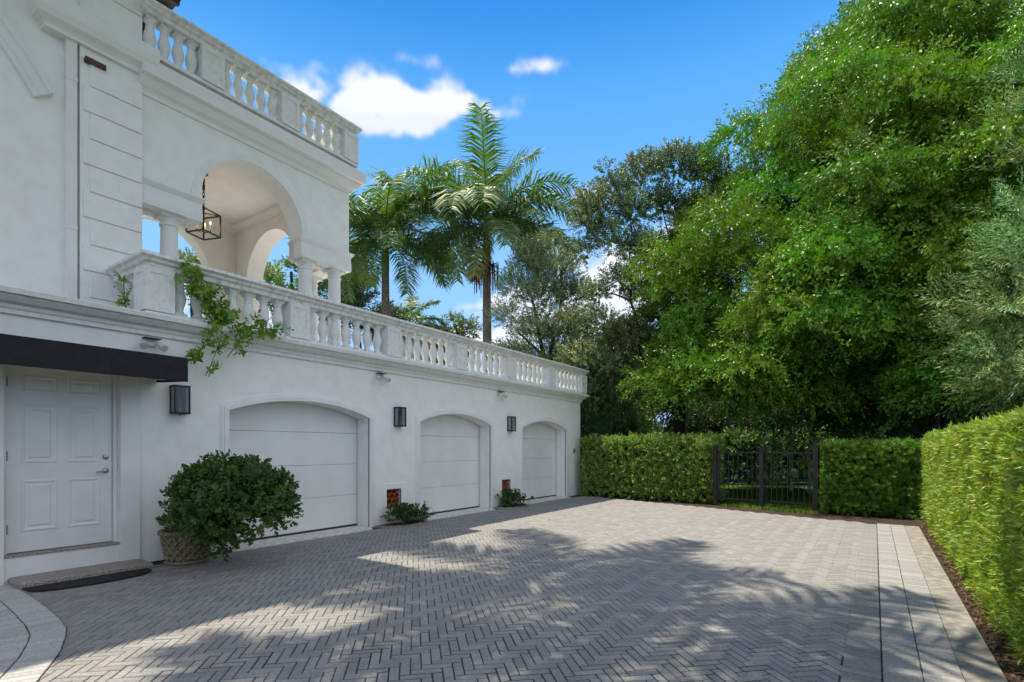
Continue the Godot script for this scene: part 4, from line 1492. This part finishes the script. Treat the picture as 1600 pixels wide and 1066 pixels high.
# ---- broad trees
func build_trees() -> void:
	rng.seed = 51
	var R := Vector3(0.82299, 0, -0.56806)
	var F := Vector3(-0.56806, 0, -0.82299)
	# weeping fig
	var fig := thing("fig_tree", "huge bright green weeping fig towering over the gate and far hedges", "tree", Vector3(1.06, 0, -20.8))
	var T := Vector3(1.06, 0, -20.8)
	var prof := [[2.4, 5.2], [2.9, 7.0], [3.8, 8.3], [5.0, 8.2], [6.1, 7.9], [7.3, 8.4], [8.1, 8.3], [9.0, 7.0], [9.9, 6.4], [11.9, 5.4], [13.5, 3.9], [15.1, 2.5], [16.9, 0.7]]
	var clumps := []
	var tries := 0
	while clumps.size() < 105 and tries < 30000:
		tries += 1
		var y := rf(3.7, 16.9)
		var r := 0.0
		for k in prof.size() - 1:
			if y >= prof[k][0] and y < prof[k + 1][0]:
				r = lerpf(prof[k][1], prof[k + 1][1], (y - prof[k][0]) / (prof[k + 1][0] - prof[k][0]))
		var an := rf(0, TAU)
		var q := pow(rng.randf(), 0.3)
		var a := cos(an) * q
		var b := sin(an) * q
		if b > 0.2:
			continue
		var cr := rf(1.05, 2.05) * (1.0 if y < 12.0 else 0.7)
		var p := T + R * (a * maxf(r - cr * 0.45, 0.1) * rf(0.94, 1.06) * (1.0 if a < 0 else 0.8)) + F * (b * minf(r, 7.0) * 0.85)
		p.y = y
		var lim := -13.6 if y < 8.5 else -14.6
		if p.z + cr * 0.8 > lim:
			continue
		if p.x > -0.5 and p.z > -15.5 and y < 5.0:
			continue
		var close := false
		for c in clumps:
			var dd: Vector3 = c[0] - p
			if Vector3(dd.x, dd.y * 1.25, dd.z).length() < (c[1].x + cr) * 0.66:
				close = true
				break
		if close:
			continue
		clumps.append([p, Vector3(cr, cr * 0.58, cr)])
	# low boughs that reach over the gate
	for q in [[1030, 400, 15.5, 0.8], [1020, 590, 15.0, 0.6], [1060, 610, 14.8, 0.6], [1120, 560, 14.6, 0.9], [1180, 600, 14.6, 0.8], [1250, 600, 14.8, 0.9], [1310, 590, 15.0, 0.8], [1100, 480, 15.0, 0.9], [1050, 440, 15.3, 0.7], [1120, 400, 15.2, 0.9], [1200, 520, 14.8, 0.9], [1160, 630, 15.2, 0.5], [1380, 570, 15.2, 0.8], [1200, 475, 12.5, 0.8], [1275, 490, 12.4, 0.9], [1345, 480, 12.5, 0.9], [1405, 510, 12.8, 0.8], [1240, 405, 12.9, 0.9], [1325, 395, 12.9, 1.0], [1170, 560, 13.0, 0.6], [1400, 420, 13.0, 0.9]]:
		clumps.append([at(q[0], q[1], q[2]), Vector3(q[3], q[3] * 0.75, q[3])])
	var hang := twig(22, 0.56, 0.102, 0.052, 0.62, 0.30)
	var where := []
	var tint := []
	for c in clumps:
		var p: Vector3 = c[0]
		var r: float = c[1].x
		var n := int(215 * r * r)
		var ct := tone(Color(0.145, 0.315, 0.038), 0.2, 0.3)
		# a bough: a domed shelf of shoots whose rim hangs down in strands
		for i in n:
			var rho := sqrt(rng.randf())
			var an := rf(0, TAU)
			var o := Vector3(cos(an), 0, sin(an)) * rho
			var q := p + o * r
			q.y += r * (0.32 * (1.0 - rho * rho) - 0.28 * rho * rho * rho) + rf(-0.14, 0.12)
			if rho > 0.5:
				q.y -= pow(rng.randf(), 2.4) * 0.6 * r
			var y := (o * 0.85 + Vector3.UP * (0.35 - 0.95 * rho) + dirv() * 0.35).normalized()
			var k := rf(0.75, 1.2)
			where.append(Transform3D(basis_to(y).scaled(Vector3(k, k, k)), q))
			tint.append(tone(ct, 0.2, 0.3))
	scatter("crown", hang, M.leaf_gloss, where, tint, fig)
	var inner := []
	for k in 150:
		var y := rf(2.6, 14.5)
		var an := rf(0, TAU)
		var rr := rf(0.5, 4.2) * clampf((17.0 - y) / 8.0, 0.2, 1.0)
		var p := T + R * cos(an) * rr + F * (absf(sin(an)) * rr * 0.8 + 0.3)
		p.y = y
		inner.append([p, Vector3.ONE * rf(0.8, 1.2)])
	foliage("darkened_inner_crown", fig, inner, 60.0, twig(12, 0.4, 0.16, 0.08, 0.75, 0.25), M.leaf, Color(0.055, 0.13, 0.018), 0.0, T + Vector3(0, 7, 0))  # inner leaves coloured darker, standing in for shade in the gaps between boughs
	for q in [[-0.5, 0.0, 0.16], [0.35, 0.3, 0.22], [0.9, -0.2, 0.13], [0.1, -0.6, 0.14]]:
		var b: Vector3 = T + R * q[0] + F * q[1]
		part("trunk", limb(b, b + Vector3(rf(-0.4, 0.3), 6.5, rf(-0.3, 0.4)), q[2], q[2] * 0.75, 0.0), M.bark, fig, true)
	for k in 26:
		var c: Vector3 = clumps[rng.randi() % clumps.size()][0]
		var st := T + Vector3(rf(-0.4, 0.5), clampf(c.y * 0.55, 1.8, 7.0), rf(-0.4, 0.4))
		part("limb", limb(st, c, 0.11, 0.02, 0.5), M.bark, fig, true)
	# live oak with a forked dark trunk
	var ob := at(1068, 700, 17.6)
	ob.y = 0.0
	var oak := thing("oak_tree", "airy dark-leaved oak with a forked trunk behind the left far hedge", "tree", ob)
	clumps = []
	for q in [[930, 325, 16.6, 0.55], [960, 300, 17.0, 0.5], [1005, 272, 17.4, 0.6], [1055, 258, 17.6, 0.6], [1098, 272, 17.8, 0.6], [1135, 300, 18.2, 0.6], [985, 335, 16.8, 0.6], [1035, 320, 17.6, 0.6], [1085, 335, 18.2, 0.7], [948, 375, 16.6, 0.5], [1000, 395, 17.2, 0.65], [1055, 395, 18.0, 0.65], [905, 395, 16.4, 0.35], [965, 440, 17.0, 0.4], [1010, 460, 17.4, 0.6], [1060, 465, 18.0, 0.7], [940, 510, 16.8, 0.55], [985, 530, 17.0, 0.6], [1040, 540, 17.6, 0.7], [905, 560, 16.6, 0.55], [950, 580, 16.8, 0.6], [1000, 600, 17.0, 0.6], [915, 620, 16.8, 0.6], [960, 640, 17.2, 0.5], [1075, 600, 18.0, 0.6], [890, 600, 17.4, 0.6], [930, 460, 17.4, 0.35], [895, 500, 17.2, 0.45], [920, 345, 16.4, 0.4], [945, 268, 16.8, 0.14], [1090, 246, 17.8, 0.25], [1020, 500, 18.0, 0.6], [1110, 400, 19.0, 0.9], [1110, 520, 19.0, 0.9]]:
		clumps.append([at(q[0], q[1], q[2]), Vector3(q[3], q[3] * 0.8, q[3]) * 1.12])
	var small := twig(15, 0.26, 0.078, 0.036, 0.75, 0.05)
	foliage("crown", oak, clumps, 720.0, small, M.leaf_matte, Color(0.135, 0.21, 0.085), 0.2, at(1030, 480, 18), 1.1, 0.28, 0.25, 0.45)
	var f0 := ob + Vector3(-0.02, 0.9, 0)
	var ftop := at(1062, 640, 17.5)
	part("trunk", limb(ob, ftop, 0.24, 0.19, 0.0), M.bark, oak, true)
	var l1 := at(1010, 590, 17.2)
	var l2 := at(1072, 520, 17.8)
	part("limb", limb(ftop + Vector3(0, -0.25, 0), l1, 0.16, 0.11, 0.05), M.bark, oak, true)
	part("limb", limb(ftop + Vector3(0, -0.1, 0), l2, 0.17, 0.12, 0.0), M.bark, oak, true)
	for q in [[l1, 950, 560, 16.9], [l1, 985, 470, 17.1], [l2, 1050, 400, 17.8], [l2, 1090, 330, 18.2], [l2, 1010, 420, 17.4], [l1, 930, 610, 16.9]]:
		var e := at(q[1], q[2], q[3])
		part("limb", limb(q[0], e, 0.10, 0.04, 0.15), M.bark, oak, true)
		var s := Shape.new()
		for k in 7:
			var c: Vector3 = clumps[rng.randi() % clumps.size()][0]
			if c.distance_to(e) < 3.2:
				var br := limb(e, c, 0.045, 0.012, 0.1, 4)
				s.v.append_array(br.v); s.nn.append_array(br.nn); s.cc.append_array(br.cc)
		if s.v.size():
			part("branches", s, M.bark, oak, true).set_meta("kind", "stuff")
	# grey-green tree behind the terrace
	var gb := at(850, 700, 19.5)
	gb.y = 0.0
	var grey := thing("olive_tree", "grey-green fine-leaved tree rising behind the far half of the balustrade", "tree", gb)
	clumps = []
	for q in [[835, 405, 19.0, 0.6], [870, 430, 19.0, 0.7], [805, 450, 18.8, 0.5], [845, 470, 19.0, 0.75], [895, 465, 19.4, 0.6], [790, 495, 18.6, 0.4], [835, 525, 19.0, 0.75], [885, 530, 19.2, 0.75], [815, 570, 19.0, 0.7], [865, 585, 19.0, 0.8], [905, 590, 19.4, 0.7], [850, 640, 19.0, 0.8], [900, 650, 19.2, 0.8], [790, 560, 18.8, 0.5], [860, 385, 19.2, 0.35], [815, 420, 19.0, 0.3]]:
		clumps.append([at(q[0], q[1], q[2]), Vector3(q[3], q[3] * 0.8, q[3]) * 1.15])
	var fine := twig(17, 0.30, 0.075, 0.028, 0.7, 0.1)
	foliage("crown", grey, clumps, 760.0, fine, M.leaf_matte, Color(0.20, 0.295, 0.135), 0.25, at(850, 560, 19.5), 1.1, 0.25, 0.2, 0.45)
	part("trunk", limb(gb, at(855, 560, 19.3), 0.2, 0.12, 0.0), M.bark, grey, true)
	for q in [[820, 440], [880, 450], [810, 520], [900, 520]]:
		part("limb", limb(at(855, 570, 19.3), at(q[0], q[1], 19.0), 0.1, 0.03, 0.1), M.bark, grey, true)
	# feathery blue-green tree at the right edge
	var pb := Vector3(2.6, 0, -13.2)
	var pod := thing("podocarpus_tree", "feathery blue-green needle-leaved tree behind the tall sunlit hedge at the right edge", "tree", pb)
	clumps = []
	for q in [[1610, 120, 10.4, 0.4], [1600, 190, 10.2, 0.4], [1620, 250, 10.0, 0.5], [1600, 330, 9.8, 0.45], [1595, 400, 9.8, 0.5], [1530, 420, 10.4, 0.3], [1570, 450, 10.0, 0.45], [1490, 475, 10.4, 0.3], [1540, 505, 10.0, 0.4], [1600, 490, 9.6, 0.6], [1500, 530, 10.4, 0.4], [1560, 570, 9.9, 0.5], [1600, 600, 9.7, 0.5], [1545, 610, 10.2, 0.4], [1640, 400, 9.8, 0.9], [1650, 560, 9.8, 0.9], [1660, 200, 10.2, 0.9]]:
		clumps.append([at(q[0], q[1], q[2]), Vector3(q[3], q[3] * 0.6, q[3]) * 1.1])
	var spray := twig(34, 0.5, 0.085, 0.013, 0.72, 0.05, 0.1)
	foliage("crown", pod, clumps, 330.0, spray, M.leaf_matte, Color(0.22, 0.38, 0.145), 0.25, Vector3(4.0, 4.0, -14.0), 1.0, 0.25, 0.3, 0.5)
	part("trunk", limb(pb, Vector3(2.9, 8.5, -13.4), 0.14, 0.04, 0.0), M.bark, pod, true)
	for k in 12:
		var c: Vector3 = clumps[k][0]
		part("limb", limb(Vector3(2.7, maxf(1.5, c.y - 0.8), -13.3), c, 0.035, 0.01, 0.1, 4), M.bark, pod, true)

# ---- what closes the view behind
func build_background() -> void:
	rng.seed = 61
	var broad := twig(12, 0.3, 0.12, 0.06, 0.8, 0.1)
	var dark := twig(12, 0.4, 0.15, 0.06, 0.75, 0.2)
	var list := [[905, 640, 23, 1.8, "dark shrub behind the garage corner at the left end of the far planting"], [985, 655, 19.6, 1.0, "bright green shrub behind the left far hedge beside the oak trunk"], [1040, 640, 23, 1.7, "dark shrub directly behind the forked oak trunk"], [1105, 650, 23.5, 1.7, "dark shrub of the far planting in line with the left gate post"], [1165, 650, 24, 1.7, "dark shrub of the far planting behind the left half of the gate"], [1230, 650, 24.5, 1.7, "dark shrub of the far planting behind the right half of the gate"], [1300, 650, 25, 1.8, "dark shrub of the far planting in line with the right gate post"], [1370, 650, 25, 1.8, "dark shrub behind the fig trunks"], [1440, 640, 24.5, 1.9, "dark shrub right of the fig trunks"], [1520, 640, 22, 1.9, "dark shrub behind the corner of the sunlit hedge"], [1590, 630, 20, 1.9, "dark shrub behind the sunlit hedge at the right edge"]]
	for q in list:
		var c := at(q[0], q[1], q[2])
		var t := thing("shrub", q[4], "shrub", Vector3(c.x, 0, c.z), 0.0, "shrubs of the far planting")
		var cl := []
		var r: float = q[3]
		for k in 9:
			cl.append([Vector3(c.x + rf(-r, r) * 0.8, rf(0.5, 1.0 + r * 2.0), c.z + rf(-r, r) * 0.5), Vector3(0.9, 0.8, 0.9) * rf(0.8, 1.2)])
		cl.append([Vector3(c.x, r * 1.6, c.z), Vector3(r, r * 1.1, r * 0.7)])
		var brightened: bool = q[0] == 985
		foliage("leaves", t, cl, 95.0 if not brightened else 190.0, broad if brightened else dark, M.leaf, Color(0.24, 0.42, 0.10) if brightened else Color(0.07, 0.12, 0.035), 0.2, Vector3(c.x, 1.0, c.z), 1.0, 0.25, 0.2, 0.4)  # one shrub's green raised in colour, to look lit where trees shade it
		var st := Shape.new()
		for k in 5:
			var b := Vector3(c.x + rf(-0.5, 0.5) * r, 0, c.z + rf(-0.3, 0.3))
			var l := limb(b, b + Vector3(rf(-0.5, 0.5), r * 1.6, rf(-0.4, 0.4)), 0.05, 0.015, 0.0, 4)
			st.v.append_array(l.v); st.nn.append_array(l.nn); st.cc.append_array(l.cc)
		part("stems", st, M.bark, t, true).set_meta("kind", "stuff")
	# low leafy shrubs beyond the gate's lawn
	for q in [[1135, 700, 20.5, 0.75, "low glossy shrub beyond the lawn, seen through the left half of the gate"], [1178, 705, 20.5, 0.7, "low glossy shrub beyond the lawn, seen beside the gate's middle post"], [1225, 715, 21.0, 0.6, "low glossy shrub beyond the lawn, seen through the right half of the gate"], [1262, 715, 21.0, 0.6, "low glossy shrub beyond the lawn, seen beside the right gate post"]]:
		var c := at(q[0], q[1], q[2])
		var t := thing("lawn_shrub", q[4], "shrub", Vector3(c.x, 0, c.z), 0.0, "low shrubs beyond the lawn")
		foliage("leaves", t, [[Vector3(c.x, 0.8, c.z), Vector3(0.9, 0.8, 0.6)], [Vector3(c.x - 0.5, 1.3, c.z), Vector3(0.6, 0.5, 0.5)], [Vector3(c.x + 0.4, 1.5, c.z - 0.1), Vector3(0.6, 0.5, 0.5)]], 420.0, broad, M.leaf_gloss, Color(0.10, 0.20, 0.04), 0.3, Vector3(c.x, 0.3, c.z), 1.0)
	# ginger-like plants with long blades by the right gate post
	for q in [[1235, 690, 17.0, "long-leaved ginger plant behind the right half of the gate"], [1262, 700, 16.2, "long-leaved yellow-green ginger plant beside the right gate post"], [1205, 680, 18.0, "long-leaved ginger plant behind the gate's middle post"]]:
		var c := at(q[0], q[1], q[2])
		c.y = 0.0
		var t := thing("ginger_plant", q[3], "plant", c, 0.0, "ginger plants by the gate")
		var st := Shape.new()
		for k in 4:
			st.tube([Vector3(rf(-0.1, 0.1), 0, rf(-0.1, 0.1)), Vector3(rf(-0.25, 0.25), 2.5, rf(-0.2, 0.2))], [0.02, 0.012], 6)
		part("stems", st, M.shaft, t)
		for k in 22:
			var s := Shape.new()
			var a := rf(0, TAU)
			var o := Vector3(cos(a), 0, sin(a))
			var b := Vector3(rf(-0.2, 0.2), rf(0.9, 2.6), rf(-0.3, 0.3))
			var l := rf(0.55, 0.9)
			var m := b + (o + Vector3.UP * 0.5).normalized() * l * 0.5
			var e := m + (o + Vector3.DOWN * rf(0.3, 1.1)).normalized() * l * 0.5
			var w := o.cross(Vector3.UP) * rf(0.05, 0.075)
			var g := rf(0.8, 1.3)
			s.col = Color(0.38 * g, 0.46 * g, 0.08) if q[0] == 1262 else Color(0.22 * g, 0.36 * g, 0.07)
			s.quad(b - w * 0.2, b + w * 0.2, m + w, m - w, Vector3.UP)
			s.tri(m - w, m + w, e, (Vector3.UP + o).normalized())
			part("leaf", s, M.leaf_gloss, t)
	# lawn behind the gate
	var s := flat_poly(PackedVector2Array([Vector2(-8, -14.2), Vector2(3, -14.2), Vector2(3, -26), Vector2(-12, -26)]), -0.02, 0.02)
	struct("lawn", s, M.turf)
	s = Shape.new()
	for k in 9:
		var b := Vector3(rf(-0.04, 0.04), 0, rf(-0.04, 0.04))
		var d := Vector3(rf(-0.03, 0.03), rf(0.05, 0.085), rf(-0.03, 0.03))
		var w := Vector3(rf(-1, 1), 0, rf(-1, 1)).normalized() * 0.003
		s.tri(b - w, b + w, b + d, Vector3.UP)
	var where := []
	var tint := []
	for k in 16000:
		var z := -13.2 - pow(rng.randf(), 1.3) * 8.0
		var x := rf(-4.2, -0.4) + (z + 13.2) * 0.22
		if z > -13.9 and (x < -3.3 or x > -1.0 or z > -12.0 - (-x) * 0.31 - 0.75):
			continue
		where.append(Transform3D(Basis(Vector3.UP, rf(0, TAU)).scaled(Vector3.ONE * rf(0.7, 1.3)), Vector3(x, -0.03, z)))
		tint.append(tone(Color(0.11, 0.20, 0.03), 0.25, 0.3))
	var gr := scatter("grass", s.mesh(), M.blade, where, tint, self)
	tag(gr, "short green lawn grass behind the iron gate", "grass")
	# dead leaves along the foot of the sunlit hedge
	where = []
	tint = []
	s = Shape.new()
	s.col = Color.WHITE
	s.leaf(Vector3(-0.02, 0.004, 0), Vector3(0.025, 0.008, 0.0), Vector3(0, 0, 0.010), Vector3.UP, 0.4)
	for k in 4200:
		var x := 0.66 + absf(rng.randfn(0.0, 0.09)) + rf(0.0, 0.12)
		where.append(Transform3D(basis_to((Vector3.UP + dirv() * 0.5).normalized()).scaled(Vector3.ONE * rf(0.5, 1.3)), Vector3(x, rf(-0.008, 0.012), rf(-12.6, 0.5))))
		var g := rf(0.5, 1.3)
		tint.append(Color(0.20 * g, 0.135 * g, 0.085 * g))
	tag(scatter("leaf_litter", s.mesh(), M.blade, where, tint, self), "brown dead leaves on the soil along the sunlit hedge", "leaf litter")
	# trees and a roof glimpsed beyond the terrace
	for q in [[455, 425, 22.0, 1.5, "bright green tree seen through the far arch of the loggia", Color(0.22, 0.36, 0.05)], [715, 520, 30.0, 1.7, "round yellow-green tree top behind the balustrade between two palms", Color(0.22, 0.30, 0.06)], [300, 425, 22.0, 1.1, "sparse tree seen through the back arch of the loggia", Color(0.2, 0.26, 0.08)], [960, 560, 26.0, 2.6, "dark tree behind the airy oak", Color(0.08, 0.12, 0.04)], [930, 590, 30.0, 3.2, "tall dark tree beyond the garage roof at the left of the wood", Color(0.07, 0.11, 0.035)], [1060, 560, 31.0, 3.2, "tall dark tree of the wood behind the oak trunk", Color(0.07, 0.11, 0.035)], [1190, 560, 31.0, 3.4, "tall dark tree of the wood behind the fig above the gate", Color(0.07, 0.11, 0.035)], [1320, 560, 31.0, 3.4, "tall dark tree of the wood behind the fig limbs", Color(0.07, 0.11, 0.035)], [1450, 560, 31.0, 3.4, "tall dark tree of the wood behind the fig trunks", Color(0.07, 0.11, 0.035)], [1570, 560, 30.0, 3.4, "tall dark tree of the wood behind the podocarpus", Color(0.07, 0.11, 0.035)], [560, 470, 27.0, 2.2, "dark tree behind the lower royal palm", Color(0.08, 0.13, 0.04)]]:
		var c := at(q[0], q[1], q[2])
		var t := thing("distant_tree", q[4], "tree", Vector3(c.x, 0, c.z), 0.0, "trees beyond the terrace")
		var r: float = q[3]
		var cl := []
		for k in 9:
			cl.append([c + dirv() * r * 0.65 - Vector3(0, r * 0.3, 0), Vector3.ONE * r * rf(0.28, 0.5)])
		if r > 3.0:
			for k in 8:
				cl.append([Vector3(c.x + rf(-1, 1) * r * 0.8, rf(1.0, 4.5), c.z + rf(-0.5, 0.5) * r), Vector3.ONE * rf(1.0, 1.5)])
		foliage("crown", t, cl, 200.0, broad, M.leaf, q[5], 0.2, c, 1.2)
		part("trunk", limb(Vector3(c.x, 0, c.z), c, 0.14, 0.06, 0.0), M.bark, t, true)
	var hc := at(668, 505, 32.0)
	var nb := thing("neighbour_house", "dark roof peak of a distant house just above the balustrade", "house", Vector3(hc.x, 0, hc.z))
	s = Shape.new()
	var e := 1.6
	s.box(Vector3(-e, 0, -e), Vector3(e, hc.y - 0.9, e))
	part("wall", s, M.stucco, nb)
	s = Shape.new()
	var apex := Vector3(0, hc.y + 0.15, 0)
	var g := e + 0.3
	var cs := [Vector3(-g, hc.y - 0.9, -g), Vector3(g, hc.y - 0.9, -g), Vector3(g, hc.y - 0.9, g), Vector3(-g, hc.y - 0.9, g)]
	for k in 4:
		var mid: Vector3 = (cs[k] + cs[(k + 1) % 4]) * 0.5
		s.tri(cs[k], cs[(k + 1) % 4], apex, (Vector3(mid.x, 0, mid.z).normalized() + Vector3.UP).normalized())
	part("roof", s, M.rooftile, nb)

# ---- small plants by the house
func build_small_plants() -> void:
	rng.seed = 71
	var bushy := twig(12, 0.13, 0.05, 0.036, 0.85, 0.08)
	var c := Vector3(-6.27, 0.75, -3.26)
	var b := thing("potted_bush", "big round dark green bush spilling out of the basket-weave pot before the first garage door", "bush", Vector3(-7.0, 0.35, -3.06))
	var cl := [[c, Vector3(0.49, 0.44, 0.50)]]
	for k in 26:
		var d := dirv()
		d.y = absf(d.y) * 1.15 - 0.4
		cl.append([c + d * Vector3(0.48, 0.43, 0.50), Vector3.ONE * rf(0.15, 0.23)])
	for q in [[Vector3(-7.02, 0.52, -3.06), 0.16], [Vector3(-6.85, 0.66, -3.2), 0.22], [Vector3(-6.7, 0.50, -3.1), 0.14], [Vector3(-6.36, 0.40, -3.15), 0.13], [Vector3(-6.34, 0.27, -3.12), 0.09], [Vector3(-6.1, 0.46, -3.0), 0.16]]:
		cl.append([q[0], Vector3.ONE * q[1]])
	foliage("leaves", b, cl, 2300.0, bushy, M.leaf_gloss, Color(0.075, 0.165, 0.034), 0.3, Vector3(-6.4, 0.4, -3.2), 0.95, 0.3, 0.2, 0.4)
	var st := Shape.new()
	for k in 16:
		var e: Vector3 = cl[1 + k][0]
		var l := limb(Vector3(-6.98 + rf(-0.05, 0.05), 0.33, -3.06 + rf(-0.05, 0.05)), e, 0.02, 0.006, 0.08, 5)
		st.v.append_array(l.v); st.nn.append_array(l.nn); st.cc.append_array(l.cc)
	part("stems", st, M.bark, b, true).set_meta("kind", "stuff")
	# the two planting pockets between the garage doors
	var pocket := twig(9, 0.16, 0.075, 0.036, 0.8, 0.05)
	var pl := ["low leafy shrub in the soil pocket between the first and second garage doors", "low leafy shrub in the soil pocket between the second and third garage doors"]
	for k in 2:
		var z: float = [-6.86, -10.42][k]
		var ring := []
		var soil := PackedVector2Array()
		for q in 19:
			var t := -PI / 2 + PI * q / 18
			ring.append(Vector3(-7.30 + 0.42 * cos(t), 0.0, z + 0.56 * sin(t)))
			soil.append(Vector2(-7.33 + 0.42 * cos(t), z + 0.55 * sin(t)))
		struct("planting_pocket_soil", flat_poly(soil, 0.022, 0.04), M.soil)
		var s := Shape.new()
		s.sweep(ring, PackedVector2Array([Vector2(-0.03, -0.02), Vector2(-0.03, 0.028), Vector2(0.03, 0.028), Vector2(0.03, -0.02)]), Vector3.UP)
		struct("pocket_kerb", s, M.concrete)
		var p := thing("pocket_shrub", pl[k], "shrub", Vector3(-7.1, 0, z), 0.0, "low shrubs between the garage doors")
		var cl2 := []
		for q in 9:
			cl2.append([Vector3(-7.12 + rf(-0.12, 0.22), rf(0.08, 0.19), z + rf(-0.36, 0.36)), Vector3.ONE * rf(0.09, 0.14)])
		foliage("leaves", p, cl2, 1250.0, pocket, M.leaf_gloss, Color(0.06, 0.13, 0.035), 0.5, Vector3(-7.1, 0.0, z), 1.0, 0.3, 0.2, 0.5)
		s = Shape.new()
		for q in cl2:
			var l := limb(Vector3(-7.12, 0.0, z + rf(-0.15, 0.15)), q[0], 0.008, 0.004, 0.02, 3)
			s.v.append_array(l.v); s.nn.append_array(l.nn); s.cc.append_array(l.cc)
		part("stems", s, M.bark, p, true).set_meta("kind", "stuff")
	# creeper over the near end of the balustrade
	var v := thing("vine", "green creeper climbing over the near bay of the balustrade and trailing down the wall", "vine", Vector3(-7.2, 3.03, -3.3))
	var leafy_twig := twig(9, 0.17, 0.08, 0.038, 0.8, 0.15)
	var runs := [
		[Vector3(-7.3, 3.08, -3.72), Vector3(-7.22, 3.35, -3.45), Vector3(-7.2, 3.55, -3.2), Vector3(-7.19, 3.66, -3.1)],
		[Vector3(-7.3, 3.08, -3.6), Vector3(-7.2, 3.3, -3.5), Vector3(-7.2, 3.45, -3.3)],
		[Vector3(-7.25, 3.10, -3.4), Vector3(-7.15, 3.12, -3.75), Vector3(-7.12, 3.07, -4.05), Vector3(-7.12, 3.08, -4.35)],
		[Vector3(-7.13, 3.1, -3.5), Vector3(-7.10, 2.85, -3.35), Vector3(-7.16, 2.62, -3.28), Vector3(-7.2, 2.5, -3.22)],
		[Vector3(-7.11, 3.05, -3.55), Vector3(-7.1, 2.8, -3.5), Vector3(-7.15, 2.5, -3.42), Vector3(-7.18, 2.35, -3.36)],
		[Vector3(-7.11, 3.0, -3.85), Vector3(-7.11, 2.78, -3.72), Vector3(-7.14, 2.62, -3.62)],
		[Vector3(-7.9, 3.06, -2.74), Vector3(-7.86, 3.3, -2.70), Vector3(-7.85, 3.55, -2.68)]]
	var dens := [24, 22, 26, 8, 6, 5, 10]
	var where := []
	var tint := []
	s_vine(v, runs)
	for k in runs.size():
		var pts: Array = runs[k]
		for i in dens[k] * 2:
			var f := rng.randf() * (pts.size() - 1)
			var j := mini(int(f), pts.size() - 2)
			var p: Vector3 = pts[j].lerp(pts[j + 1], f - j)
			p += dirv() * (0.09 if k < 3 else 0.035)
			p.x = maxf(p.x, -7.28) if k < 6 else p.x
			where.append(Transform3D(basis_to((Vector3(0.7, 0.1, 0.2) + dirv() * 0.7).normalized()).scaled(Vector3.ONE * rf(0.6, 1.1) * (1.0 if k < 6 else 0.7)), p))
			tint.append(tone(Color(0.15, 0.32, 0.03), 0.25, 0.3))
	scatter("leaves", leafy_twig, M.leaf, where, tint, v)

func s_vine(v: Node3D, runs: Array) -> void:
	for pts in runs:
		var s := Shape.new()
		var rad := []
		for p in pts:
			rad.append(0.006)
		s.tube(pts, rad, 5)
		part("stem", s, M.shaft, v, true)
